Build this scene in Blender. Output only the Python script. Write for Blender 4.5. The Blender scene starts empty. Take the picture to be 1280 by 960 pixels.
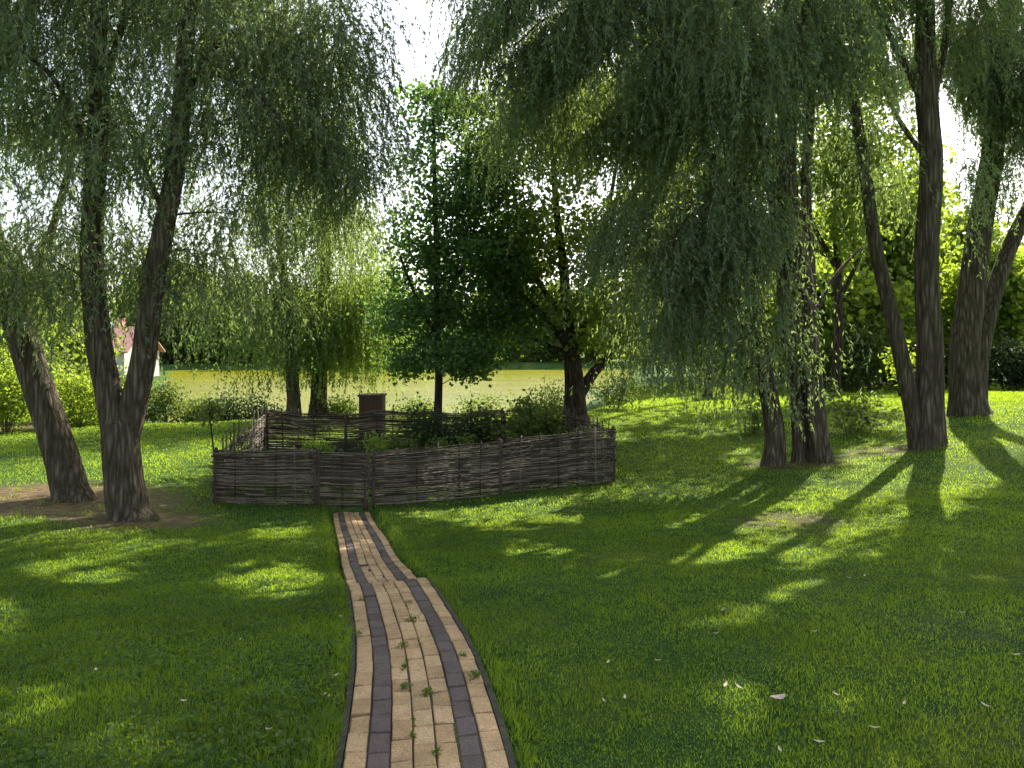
import bpy, math, random
import numpy as np

random.seed(5)
rng = np.random.default_rng(11)
F, HX, HY, CZ = 960.0, 640.0, 430.0, 1.7          # survey of the photo: focal length, horizon, eye height
SUN_AZ, SUN_EL = math.radians(29), math.radians(41)
SD = np.array([math.sin(SUN_AZ)*math.cos(SUN_EL), math.cos(SUN_AZ)*math.cos(SUN_EL), math.sin(SUN_EL)])
sc = bpy.context.scene
COL = sc.collection


def P(px, py, Y):
    return np.array([(px-HX)/F*Y, Y, CZ+(HY-py)/F*Y])


# ------------------------------------------------------------------ terrain
CTRL = [(534, 960, 3.15), (519, 818, 4.63), (487, 728, 6.6), (455, 673, 9.6), (437, 636, 12.4),
        (268, 628, 12.5), (620, 622, 12.9), (768, 602, 13.8), (85, 622, 12), (160, 648, 11), (332, 560, 18), (620, 560, 18),
        (718, 530, 21), (1000, 577, 14), (1160, 556, 14.2), (1210, 517, 17), (900, 478, 42), (1280, 490, 30),
        (900, 500, 30), (0, 550, 19), (230, 530, 23), (1280, 960, 3.1), (1280, 700, 7), (1000, 700, 7.2),
        (1280, 600, 11), (0, 960, 3.1), (0, 720, 7.5), (300, 720, 7.6), (700, 720, 6.9), (1150, 487, 36),
        (1085, 560, 15.5), (-150, 545, 20)]
_pts = [P(*c) for c in CTRL]
_pts += [np.array(v) for v in [(-60, -20, .1), (60, -20, .4), (0, -10, 0.1), (0, 0, 0.0), (-90, 60, -.6), (90, 60, -.3), (0, 120, -.6),
                               (-30, 10, -.5), (30, 12, .1), (-40, 40, -.6), (45, 30, -.2), (-100, 130, -.4), (100, 130, -.4)]]
_pts = np.array(_pts)


def _tps_fit(p):
    n = len(p)
    d = np.linalg.norm(p[:, None, :2]-p[None, :, :2], axis=2)
    K = np.where(d > 0, d*d*np.log(d+1e-9), 0)+np.eye(n)*2.0
    A = np.zeros((n+3, n+3))
    A[:n, :n] = K
    A[:n, n] = 1
    A[:n, n+1:] = p[:, :2]
    A[n:, :n] = A[:n, n:].T
    return np.linalg.solve(A, np.concatenate([p[:, 2], np.zeros(3)]))


_W = _tps_fit(_pts)


def sstep(a, b, x):
    t = np.clip((x-a)/(b-a), 0, 1)
    return t*t*(3-2*t)


def nz(x, y, s=1.0, k=0.0):
    x = x*s
    y = y*s
    return (np.sin(1.7*x+1.3*np.sin(1.1*y+k)+k)+np.sin(2.3*y+1.1*np.sin(1.4*x-k)+2*k)
            + .6*np.sin(4.1*x-2.7*y+k*3)+.6*np.sin(3.3*y+4.9*x-k))/3.2


def pond_depth(x, y):
    w = 1.0*nz(x, y, .25, 2.)
    a = y-(26+w)
    b = 90+2*w-y
    c = (2.5+(y-30)*.22+w)-x
    d = x+.455*y+w
    m = np.minimum(np.minimum(a, b), np.minimum(c, d))
    return m                                            # >0 inside


POND_Z = CZ-2.95


# path centre line: (y, x)
PC_Y = np.array([-1.5, 1.0, 3.15, 4.63, 6.6, 7.0, 9.6, 12.4, 13.2])
PC_X = np.array([-.02, -.12, -.345, -.578, -1.045, -1.165, -1.85, -2.60, -2.8])


def path_x(y):
    return np.interp(y, np.linspace(-1.5, 13.2, 60), _pcx)


_ys = np.linspace(-1.5, 13.2, 60)
_pcx = np.interp(_ys, PC_Y, PC_X)
for _ in range(6):
    _pcx[1:-1] = (_pcx[:-2]+2*_pcx[1:-1]+_pcx[2:])/4


def g0(x, y):
    x = np.atleast_1d(np.asarray(x, float))
    y = np.atleast_1d(np.asarray(y, float))
    sh = x.shape
    x = x.ravel()
    y = y.ravel()
    out = np.empty(len(x))
    for i in range(0, len(x), 50000):
        X = x[i:i+50000]
        Y = y[i:i+50000]
        r = np.hypot(X, Y-20)
        k = np.where(r > 110, 110/np.maximum(r, 1), 1)
        xx = X*k
        yy = 20+(Y-20)*k
        d2 = (xx[:, None]-_pts[None, :, 0])**2+(yy[:, None]-_pts[None, :, 1])**2
        out[i:i+50000] = (.5*d2*np.log(d2+1e-12))@_W[:len(_pts)]+_W[-3]+_W[-2]*xx+_W[-1]*yy
    m = pond_depth(x, y)
    out += .025*nz(x, y, .9)*sstep(4, 9, y)
    out = out-(out-(POND_Z+.05))*sstep(-2.2, 0, m)-1.4*sstep(0, 5, m)
    return out.reshape(sh)


def G(x, y):
    """lawn height: the ground with the shallow bed the path lies in"""
    z = g0(x, y)
    x = np.atleast_1d(x)
    y = np.atleast_1d(y)
    d = np.abs(x-path_x(y))
    inp = (1-sstep(.30, .44, d))*(1-sstep(12.3, 12.5, y))*sstep(-1.6, -1.3, y)
    far = sstep(6.75, 6.95, y)
    return z-inp*(.06+.075*far)-far*.04*(1-sstep(.35, 1.3, d))*(1-sstep(8, 10, y))


def gz(x, y):
    return float(G(np.array([x]), np.array([y]))[0])


# ------------------------------------------------------------------ where sun reaches the lawn (gaps in the crowns)
LIT = [(600, 636, 90, 10, 0, .9), (790, 710, 40, 6, -12, .9), (880, 690, 40, 6, -8, .9), (950, 676, 40, 5, -5, .9), (830, 660, 25, 5, -5, .7), (660, 672, 30, 5, 0, .7), (930, 770, 30, 7, -10, .7), (1020, 760, 18, 6, 0, .5), (965, 655, 40, 8, -8, 1), (1010, 700, 30, 6, -10, .9),
       (40, 578, 190, 40, 0, 1), (215, 545, 60, 18, 0, 1), (205, 592, 22, 8, 0, .8), (190, 625, 25, 10, 0, .6),
       (850, 497, 125, 17, 0, .9), (790, 524, 50, 9, -6, .85), (840, 545, 30, 5, -5, .6), (900, 482, 90, 7, 0, 1), (880, 510, 60, 5, -4, .7), (760, 505, 24, 6, 0, .8), (930, 530, 20, 6, 0, .6),
       (1235, 505, 70, 22, 0, 1), (1120, 500, 45, 14, 0, .95), (1260, 545, 40, 16, 0, .7), (1190, 588, 30, 32, 0, 1), (1100, 588, 40, 22, 25, .95),
       (1045, 612, 28, 10, 0, .9), (640, 645, 62, 14, 0, 1), (700, 648, 24, 8, 0, .95), (555, 633, 34, 9, 0, .85), (680, 690, 42, 7, 0, .8),
       (955, 640, 55, 16, -10, 1), (860, 695, 85, 10, -8, .95), (1000, 735, 32, 11, -15, .95), (905, 765, 55, 14, 0, .7),
       (995, 690, 28, 8, 0, .9), (870, 650, 14, 6, 0, .9), (905, 880, 42, 28, 0, .6), (1055, 875, 20, 13, 0, .7), (1095, 945, 24, 12, 0, .7),
       (1165, 740, 26, 50, 0, .5), (1240, 760, 28, 30, 0, .5), (1215, 600, 50, 10, 0, .8), (1160, 640, 60, 10, -10, .7), (1060, 660, 30, 8, 0, .7),
       (350, 662, 32, 8, 0, .8), (340, 722, 62, 18, 0, .8), (105, 710, 62, 13, 0, .75), (8, 770, 24, 32, 0, .8), (60, 880, 90, 22, -5, .7),
       (330, 845, 50, 30, 0, .3), (300, 935, 70, 16, 0, .3), (438, 719, 8, 7, 0, 1), (450, 641, 20, 5, 0, .9), (160, 930, 60, 20, 0, .5),
       (770, 545, 20, 5, 0, .8), (760, 590, 15, 8, 0, .4), (930, 575, 25, 10, 0, .9), (880, 540, 40, 8, 0, .6), (740, 790, 30, 9, 0, .3), (640, 880, 18, 20, 0, .3)]
_sdh = SD[:2]/SD[2]


def lit_amount(p):
    q = p[:, :2].copy()
    z = np.full(len(p), -.6)
    for _ in range(2):
        t = p[:, 2]-z
        q = p[:, :2]-_sdh[None]*t[:, None]
        z = gq(q[:, 0], q[:, 1])
    y = np.maximum(q[:, 1], .5)
    px = HX+F*q[:, 0]/y
    py = HY-F*(z-CZ)/y
    px = px+10*nz(q[:, 0], q[:, 1], 2.3, 1)
    py = py+4*nz(q[:, 0], q[:, 1], 2.9, 4)
    m = np.zeros(len(p))
    for cx, cy, rx, ry, a, s in LIT:
        ca, sa = math.cos(math.radians(a)), math.sin(math.radians(a))
        dx = (px-cx)*ca+(py-cy)*sa
        dy = -(px-cx)*sa+(py-cy)*ca
        m = np.maximum(m, s*(1-sstep(.75, 1.15, np.sqrt((dx/rx)**2+(dy/ry)**2)/1.4)))
    br_ = nz(q[:, 0]*1.0+q[:, 1]*.5, q[:, 1]*1.0, 2.6, 7)+.6*nz(q[:, 0], q[:, 1], 6.5, 3)
    near = 1-sstep(24, 30, q[:, 1])*.6
    m *= 1-near*(1-sstep(-.8, -.2, br_))
    m = np.maximum(m, .7*near*sstep(.78, 1.1, br_+.35*nz(q[:, 0], q[:, 1], .6, 9)))
    m[q[:, 1] < .8] = 0
    return m


_gx = np.linspace(-40, 40, 161)
_gy = np.linspace(-20, 60, 161)
_gt = g0(*np.meshgrid(_gx, _gy))


def gq(x, y):
    i = np.clip(((y+20)/.5).astype(int), 0, 160)
    j = np.clip(((x+40)/.5).astype(int), 0, 160)
    return _gt[i, j]


def cull(p, k=1.0):
    h = p[:, 2]-gq(p[:, 0], p[:, 1])
    m = lit_amount(p)
    m = np.clip(m*1.35, 0, .995)*sstep(.8, 1.6, h)*k
    return rng.random(len(p)) > m


# ------------------------------------------------------------------ mesh helpers
class MB:
    def __init__(s):
        s.v = []
        s.q = []
        s.t = []
        s.qa = []
        s.ta = []
        s.n = 0

    def add(s, v, quads=None, tris=None, rq=None, rt=None):
        v = np.asarray(v, float).reshape(-1, 3)
        if quads is not None and len(quads):
            quads = np.asarray(quads)
            s.q.append(quads+s.n)
            s.qa.append(np.broadcast_to(np.asarray(.5 if rq is None else rq, float), (len(quads),)))
        if tris is not None and len(tris):
            tris = np.asarray(tris)
            s.t.append(tris+s.n)
            s.ta.append(np.broadcast_to(np.asarray(.5 if rt is None else rt, float), (len(tris),)))
        s.v.append(v)
        s.n += len(v)

    def tube(s, pts, rad, k=6, ridge=0.0, rnd=.5, cap=True):
        pts = np.asarray(pts, float)
        n = len(pts)
        rad = np.broadcast_to(np.asarray(rad, float), (n,))
        t = np.gradient(pts, axis=0)
        t /= np.linalg.norm(t, axis=1)[:, None]+1e-9
        ref = np.array([1., 0, 0]) if abs(t[0][0]) < .9 else np.array([0, 1., 0])
        th = np.linspace(0, 2*np.pi, k, endpoint=False)
        V = np.empty((n, k, 3))
        a = ref
        for i in range(n):
            a = a-t[i]*np.dot(a, t[i])
            a = a/(np.linalg.norm(a)+1e-9)
            b = np.cross(t[i], a)
            r = rad[i]
            if ridge:
                z = pts[i][2]
                fu = np.abs(np.sin(6.5*th+.9*np.sin(2.3*z)+.5*np.sin(7*z+2*th)))+.7*np.abs(np.sin(10*th-1.1*np.sin(3.1*z+1)+.6*np.sin(9*z+th)))
                r = r*(1+ridge*(np.sin(3*th+1.3*z+2)*.45+np.sin(5*th+1.1*z)*.25+(fu-.9)*.5*(k > 20)))[:, None]
            V[i] = pts[i]+r*(np.cos(th)[:, None]*a+np.sin(th)[:, None]*b)
        idx = np.arange(n*k).reshape(n, k)
        q = np.stack([idx[:-1], np.roll(idx[:-1], -1, 1), np.roll(idx[1:], -1, 1), idx[1:]], -1).reshape(-1, 4)
        base = s.n
        s.add(V.reshape(-1, 3), q, rq=rnd)
        if cap and k >= 3:
            tr = []
            for ring in (idx[0][::-1], idx[-1]):
                for j in range(1, k-1):
                    tr.append((ring[0], ring[j], ring[j+1]))
            s.t.append(np.array(tr)+base)
            s.ta.append(np.full(len(tr), rnd))

    def box(s, c, size, rz=0., bev=0.0, rnd=.5):
        c = np.array(c, float)
        hx, hy, hz = np.array(size)/2
        if bev <= 0:
            v = np.array([(x, y, z) for z in (-hz, hz) for x, y in ((-hx, -hy), (hx, -hy), (hx, hy), (-hx, hy))])
            q = [(3, 2, 1, 0), (4, 5, 6, 7), (0, 1, 5, 4), (1, 2, 6, 5), (2, 3, 7, 6), (3, 0, 4, 7)]
        else:
            b = bev
            rings = []
            for z, i in ((-hz, 0), (hz-b, 0), (hz, b)):
                rings += [(-hx+i, -hy+i, z), (hx-i, -hy+i, z), (hx-i, hy-i, z), (-hx+i, hy-i, z)]
            v = np.array(rings)
            q = [(3, 2, 1, 0), (8, 9, 10, 11)]
            for r in (0, 4):
                for j in range(4):
                    q.append((r+j, r+(j+1) % 4, r+4+(j+1) % 4, r+4+j))
        ca, sa = math.cos(rz), math.sin(rz)
        v = np.stack([v[:, 0]*ca-v[:, 1]*sa, v[:, 0]*sa+v[:, 1]*ca, v[:, 2]], 1)+c
        s.add(v, q, rq=rnd)

    def leaves(s, p, d, n, L, w, broad=False, rnd=None):
        N = len(p)
        if N == 0:
            return
        d = d/(np.linalg.norm(d, axis=1)[:, None]+1e-9)
        sd = np.cross(d, n)
        sd /= np.linalg.norm(sd, axis=1)[:, None]+1e-9
        nn = np.cross(sd, d)
        L = np.broadcast_to(L, (N,))[:, None]
        w = np.broadcast_to(w, (N,))[:, None]
        rnd = rng.random(N) if rnd is None else rnd
        if not broad:
            V = np.stack([p, p+d*L*.42+sd*w*.5-nn*w*.15, p+d*L, p+d*L*.42-sd*w*.5-nn*w*.15], 1)
            q = np.arange(4*N).reshape(N, 4)
            s.add(V.reshape(-1, 3), q, rq=rnd)
        else:
            up = nn*w*.18
            V = np.stack([p, p+d*L*.25+sd*w*.45+up, p+d*L*.68+sd*w*.42+up, p+d*L-up*.5, p+d*L*.68-sd*w*.42+up, p+d*L*.25-sd*w*.45+up], 1)
            b = np.arange(N)[:, None]*6
            q = np.concatenate([b+np.array([[0, 1, 2, 3]]), b+np.array([[0, 3, 4, 5]])])
            s.add(V.reshape(-1, 3), q, rq=np.concatenate([rnd, rnd]))

    def build(s, name, mat, parent=None, smooth=True):
        me = bpy.data.meshes.new(name)
        V = np.concatenate(s.v).astype(np.float32)
        nq = sum(len(a) for a in s.q)
        nt = sum(len(a) for a in s.t)
        loops = np.concatenate(([np.concatenate(s.q).ravel()] if nq else [])+([np.concatenate(s.t).ravel()] if nt else [])).astype(np.int32)
        starts = np.concatenate([np.arange(nq)*4, nq*4+np.arange(nt)*3]).astype(np.int32)
        me.vertices.add(len(V))
        me.vertices.foreach_set('co', V.ravel())
        me.loops.add(len(loops))
        me.loops.foreach_set('vertex_index', loops)
        me.polygons.add(nq+nt)
        me.polygons.foreach_set('loop_start', starts)
        me.update(calc_edges=True)
        at = me.attributes.new('rnd', 'FLOAT', 'FACE')
        at.data.foreach_set('value', np.concatenate(s.qa+s.ta).astype(np.float32))
        me.polygons.foreach_set('use_smooth', np.full(nq+nt, smooth))
        me.materials.append(mat)
        o = bpy.data.objects.new(name, me)
        COL.objects.link(o)
        if parent is not None:
            o.parent = parent
            o.matrix_parent_inverse = parent.matrix_basis.inverted()
        return o


def tag(o, label=None, cat=None, group=None, kind=None):
    for k, v in (('label', label), ('category', cat), ('group', group), ('kind', kind)):
        if v:
            o[k] = v
    return o


def thing(name, label, cat, loc, group=None):
    o = bpy.data.objects.new(name, None)
    o.empty_display_size = .2
    COL.objects.link(o)
    o.location = [float(c) for c in loc]
    return tag(o, label, cat, group)


# ------------------------------------------------------------------ materials
def newmat(name):
    m = bpy.data.materials.new(name)
    m.use_nodes = True
    nt = m.node_tree
    nt.nodes.clear()
    out = nt.nodes.new('ShaderNodeOutputMaterial')
    return m, nt, out


def node(nt, typ, **kw):
    n = nt.nodes.new(typ)
    for k, v in kw.items():
        if k in n.inputs:
            n.inputs[k].default_value = v
        else:
            setattr(n, k, v)
    return n


def ramp(nt, fac, stops, interp='LINEAR'):
    r = nt.nodes.new('ShaderNodeValToRGB')
    r.color_ramp.interpolation = interp
    e = r.color_ramp.elements
    e[0].position, e[0].color = stops[0][0], (*stops[0][1], 1)
    e[1].position, e[1].color = stops[-1][0], (*stops[-1][1], 1)
    for p, c in stops[1:-1]:
        x = e.new(p)
        x.color = (*c, 1)
    nt.links.new(fac, r.inputs[0])
    return r.outputs[0]


def attr(nt, name):
    n = nt.nodes.new('ShaderNodeAttribute')
    n.attribute_name = name
    return n.outputs['Fac']


def leaf_mat(name, dark, mid, light, trans, tmix=.5, rough=.5, spec=.25):
    m, nt, out = newmat(name)
    r = attr(nt, 'rnd')
    ge = node(nt, 'ShaderNodeNewGeometry')
    no = node(nt, 'ShaderNodeTexNoise', Scale=.55, Detail=1.0)
    nt.links.new(ge.outputs['Position'], no.inputs['Vector'])
    mx = node(nt, 'ShaderNodeMath', operation='MULTIPLY_ADD')
    nt.links.new(no.outputs[0], mx.inputs[0])
    mx.inputs[1].default_value = .9
    ad = node(nt, 'ShaderNodeMath', operation='MULTIPLY')
    nt.links.new(r, ad.inputs[0])
    ad.inputs[1].default_value = .55
    sb = node(nt, 'ShaderNodeMath', operation='SUBTRACT')
    nt.links.new(ad.outputs[0], sb.inputs[0])
    sb.inputs[1].default_value = .22
    nt.links.new(sb.outputs[0], mx.inputs[2])
    c = ramp(nt, mx.outputs[0], [(0.15, dark), (.5, mid), (.85, light)])
    b = node(nt, 'ShaderNodeBsdfPrincipled', Roughness=rough)
    b.inputs['Specular IOR Level'].default_value = spec
    nt.links.new(c, b.inputs['Base Color'])
    tr = node(nt, 'ShaderNodeBsdfTranslucent')
    tc = ramp(nt, mx.outputs[0], [(0.15, tuple(x*.7 for x in trans)), (.85, tuple(min(1, x*1.25) for x in trans))])
    nt.links.new(tc, tr.inputs['Color'])
    ms = node(nt, 'ShaderNodeMixShader')
    ms.inputs[0].default_value = tmix
    nt.links.new(b.outputs[0], ms.inputs[1])
    nt.links.new(tr.outputs[0], ms.inputs[2])
    nt.links.new(ms.outputs[0], out.inputs[0])
    return m


def solid_mat(name, stops, scale=6., stretch=(1, 1, 1), rough=.85, bump=.3, bscale=30., use_rnd=0.0, spec=.3, bdist=.02, vor=0.0, dirt=None):
    m, nt, out = newmat(name)
    ge = node(nt, 'ShaderNodeNewGeometry')
    mp = node(nt, 'ShaderNodeMapping')
    mp.inputs['Scale'].default_value = stretch
    nt.links.new(ge.outputs['Position'], mp.inputs['Vector'])
    no = node(nt, 'ShaderNodeTexNoise', Scale=scale, Detail=6.0, Roughness=.65)
    nt.links.new(mp.outputs[0], no.inputs['Vector'])
    fac = no.outputs[0]
    if use_rnd:
        r = attr(nt, 'rnd')
        mu = node(nt, 'ShaderNodeMath', operation='MULTIPLY_ADD')
        nt.links.new(r, mu.inputs[0])
        mu.inputs[1].default_value = use_rnd
        sc_ = node(nt, 'ShaderNodeMath', operation='MULTIPLY_ADD')
        nt.links.new(fac, sc_.inputs[0])
        sc_.inputs[1].default_value = 1-use_rnd*.4
        sc_.inputs[2].default_value = -use_rnd*.3
        nt.links.new(sc_.outputs[0], mu.inputs[2])
        fac = mu.outputs[0]
    if vor:
        v0 = node(nt, 'ShaderNodeTexVoronoi', Scale=vor, feature='DISTANCE_TO_EDGE')
        nt.links.new(mp.outputs[0], v0.inputs['Vector'])
        mv = node(nt, 'ShaderNodeMath', operation='MULTIPLY_ADD')
        nt.links.new(v0.outputs['Distance'], mv.inputs[0])
        mv.inputs[1].default_value = .9
        mv.inputs[2].default_value = -.16
        av = node(nt, 'ShaderNodeMath', operation='ADD')
        nt.links.new(mv.outputs[0], av.inputs[0])
        nt.links.new(fac, av.inputs[1])
        fac = av.outputs[0]
    c = ramp(nt, fac, stops)
    if dirt:
        d1 = node(nt, 'ShaderNodeTexNoise', Scale=3.2, Detail=8.0, Roughness=.75)
        nt.links.new(ge.outputs['Position'], d1.inputs['Vector'])
        d2 = node(nt, 'ShaderNodeTexNoise', Scale=110.0, Detail=3.0)
        nt.links.new(ge.outputs['Position'], d2.inputs['Vector'])
        f1 = ramp(nt, d1.outputs[0], [(.42, (0, 0, 0)), (.72, (.62, .62, .62))])
        mxd = node(nt, 'ShaderNodeMix', data_type='RGBA')
        nt.links.new(f1, mxd.inputs[0])
        nt.links.new(c, mxd.inputs[6])
        mxd.inputs[7].default_value = (*dirt, 1)
        sp_ = ramp(nt, d2.outputs[0], [(.3, (.6, .6, .6)), (.5, (1, 1, 1)), (.75, (1.25, 1.22, 1.2))])
        mm = node(nt, 'ShaderNodeMix', data_type='RGBA', blend_type='MULTIPLY')
        mm.inputs[0].default_value = 1
        nt.links.new(mxd.outputs[2], mm.inputs[6])
        nt.links.new(sp_, mm.inputs[7])
        c = mm.outputs[2]
    b = node(nt, 'ShaderNodeBsdfPrincipled', Roughness=rough)
    b.inputs['Specular IOR Level'].default_value = spec
    nt.links.new(c, b.inputs['Base Color'])
    n2 = node(nt, 'ShaderNodeTexNoise', Scale=bscale, Detail=5.0, Roughness=.7)
    nt.links.new(mp.outputs[0], n2.inputs['Vector'])
    h = n2.outputs[0]
    if vor:
        v = node(nt, 'ShaderNodeTexVoronoi', Scale=vor, feature='DISTANCE_TO_EDGE')
        nt.links.new(mp.outputs[0], v.inputs['Vector'])
        ma = node(nt, 'ShaderNodeMath', operation='ADD')
        nt.links.new(h, ma.inputs[0])
        nt.links.new(v.outputs['Distance'], ma.inputs[1])
        h = ma.outputs[0]
    bp = node(nt, 'ShaderNodeBump', Strength=bump, Distance=bdist)
    nt.links.new(h, bp.inputs['Height'])
    nt.links.new(bp.outputs[0], b.inputs['Normal'])
    nt.links.new(b.outputs[0], out.inputs[0])
    return m


M = {}
M['willow'] = leaf_mat('willow_leaf', (.058, .098, .062), (.108, .158, .098), (.18, .23, .14), (.33, .46, .10), .5, .40, .5)
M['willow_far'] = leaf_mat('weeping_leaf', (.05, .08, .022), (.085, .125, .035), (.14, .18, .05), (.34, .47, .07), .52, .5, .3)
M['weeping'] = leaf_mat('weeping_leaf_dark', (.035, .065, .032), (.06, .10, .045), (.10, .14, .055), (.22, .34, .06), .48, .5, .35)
M['maple'] = leaf_mat('maple_leaf', (.030, .07, .038), (.052, .11, .052), (.08, .14, .056), (.20, .36, .055), .46, .42, .45)
M['broad'] = leaf_mat('broad_leaf', (.036, .07, .022), (.065, .11, .032), (.10, .15, .038), (.36, .48, .04), .53, .45, .3)
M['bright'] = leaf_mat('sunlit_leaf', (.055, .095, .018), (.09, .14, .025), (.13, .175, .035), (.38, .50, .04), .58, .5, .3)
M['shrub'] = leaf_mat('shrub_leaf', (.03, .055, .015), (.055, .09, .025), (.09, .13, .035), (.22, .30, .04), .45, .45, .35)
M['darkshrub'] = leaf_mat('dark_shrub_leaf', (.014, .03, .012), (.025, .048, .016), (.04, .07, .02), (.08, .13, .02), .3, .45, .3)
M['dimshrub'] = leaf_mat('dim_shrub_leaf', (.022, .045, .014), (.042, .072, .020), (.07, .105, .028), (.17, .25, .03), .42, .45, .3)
M['herb'] = leaf_mat('herb_leaf', (.06, .11, .02), (.10, .17, .03), (.14, .22, .05), (.34, .45, .05), .5, .5, .3)
M['grass'] = leaf_mat('grass_blade', (.011, .055, .021), (.021, .078, .028), (.050, .102, .031), (.41, .57, .026), .57, .5, .2)
M['clover'] = leaf_mat('clover_leaf', (.035, .08, .015), (.06, .12, .02), (.09, .15, .03), (.22, .34, .03), .45, .45, .3)
M['dryleaf'] = leaf_mat('dry_leaf', (.5, .44, .26), (.66, .6, .4), (.8, .74, .56), (.5, .42, .2), .2, .6, .3)
M['brownleaf'] = leaf_mat('brown_leaf', (.30, .20, .13), (.45, .33, .24), (.65, .55, .45), (.4, .25, .12), .2, .6, .3)
M['bark'] = solid_mat('willow_bark', [(.2, (.032, .024, .016)), (.45, (.10, .078, .056)), (.75, (.24, .20, .15))], 24, (1, 1, .10), .92, 1.0, 34, 0, .1, .05, 15, dirt=(.065, .075, .035))
M['bark_dark'] = solid_mat('dark_bark', [(.2, (.016, .012, .008)), (.45, (.048, .036, .025)), (.75, (.11, .09, .065))], 18, (1, 1, .16), .92, .9, 16, 0, .15, .05, 11)
M['twig'] = solid_mat('twig_bark', [(.3, (.05, .045, .02)), (.7, (.11, .095, .045))], 12, (1, 1, 1), .8, .1, 20)
M['wattle'] = solid_mat('wattle_rod', [(.15, (.018, .0135, .009)), (.5, (.070, .054, .038)), (.85, (.23, .19, .14))], 14, (1, 1, 3), .85, .4, 60, .7)
M['post'] = solid_mat('fence_post_wood', [(.25, (.03, .022, .016)), (.75, (.10, .075, .055))], 12, (1, 1, .2), .9, .6, 40)
M['boxwood'] = solid_mat('stained_board', [(.25, (.045, .026, .016)), (.75, (.10, .06, .038))], 10, (1, 1, .15), .75, .4, 40, .3)
M['brick_tan'] = solid_mat('tan_clay_paver', [(.15, (.36, .23, .115)), (.5, (.56, .37, .19)), (.85, (.68, .48, .27))], 9, (1, 1, 1), .85, .6, 90, .38, dirt=(.25, .18, .10))
M['brick_grey'] = solid_mat('grey_paver', [(.2, (.09, .066, .06)), (.5, (.135, .103, .095)), (.8, (.18, .142, .13))], 9, (1, 1, 1), .85, .6, 90, .35, dirt=(.10, .085, .06))
M['kerb'] = solid_mat('kerb_stone', [(.25, (.035, .033, .024)), (.75, (.085, .08, .06))], 10, (1, 1, 1), .9, .4, 60)
M['joint'] = solid_mat('joint_soil', [(.3, (.045, .038, .025)), (.7, (.08, .07, .045))], 12)
M['soil'] = solid_mat('bed_soil', [(.3, (.03, .022, .015)), (.7, (.075, .055, .038))], 9, (1, 1, 1), .95, .8, 30)
M['wall'] = solid_mat('house_render', [(.3, (.44, .42, .38)), (.7, (.56, .53, .49))], 3)
M['rooftile'] = solid_mat('roof_tile', [(.3, (.30, .15, .12)), (.7, (.46, .26, .22))], 2, (1, 4, 4), .8, .5, 6)
M['frame'] = solid_mat('window_frame_paint', [(.3, (.7, .7, .68)), (.7, (.8, .8, .78))], 3)
M['fleck'] = solid_mat('chip_stone', [(.3, (.5, .48, .45)), (.7, (.75, .72, .68))], 30)


def glass_mat():
    m, nt, out = newmat('window_glass')
    b = node(nt, 'ShaderNodeBsdfPrincipled', Roughness=.05)
    no = node(nt, 'ShaderNodeTexNoise', Scale=2.0)
    nt.links.new(ramp(nt, no.outputs[0], [(.3, (.02, .025, .03)), (.7, (.04, .045, .05))]), b.inputs['Base Color'])
    nt.links.new(b.outputs[0], out.inputs[0])
    return m


M['glass'] = glass_mat()


def water_mat():
    m, nt, out = newmat('pond_water')
    ge = node(nt, 'ShaderNodeNewGeometry')
    no = node(nt, 'ShaderNodeTexNoise', Scale=.12, Detail=4.0)
    mp = node(nt, 'ShaderNodeMapping')
    mp.inputs['Scale'].default_value = (1, 2.2, 1)
    nt.links.new(ge.outputs['Position'], mp.inputs['Vector'])
    nt.links.new(mp.outputs[0], no.inputs['Vector'])
    c = ramp(nt, no.outputs[0], [(.3, (.15, .158, .009)), (.7, (.205, .205, .015))])
    b = node(nt, 'ShaderNodeBsdfPrincipled', Roughness=.2, IOR=1.33)
    b.inputs['Specular IOR Level'].default_value = .14
    nt.links.new(c, b.inputs['Base Color'])
    n2 = node(nt, 'ShaderNodeTexNoise', Scale=3.0, Detail=3.0)
    nt.links.new(mp.outputs[0], n2.inputs['Vector'])
    bp = node(nt, 'ShaderNodeBump', Strength=.5, Distance=.12)
    nt.links.new(n2.outputs[0], bp.inputs['Height'])
    nt.links.new(bp.outputs[0], b.inputs['Normal'])
    nt.links.new(b.outputs[0], out.inputs[0])
    return m


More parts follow.
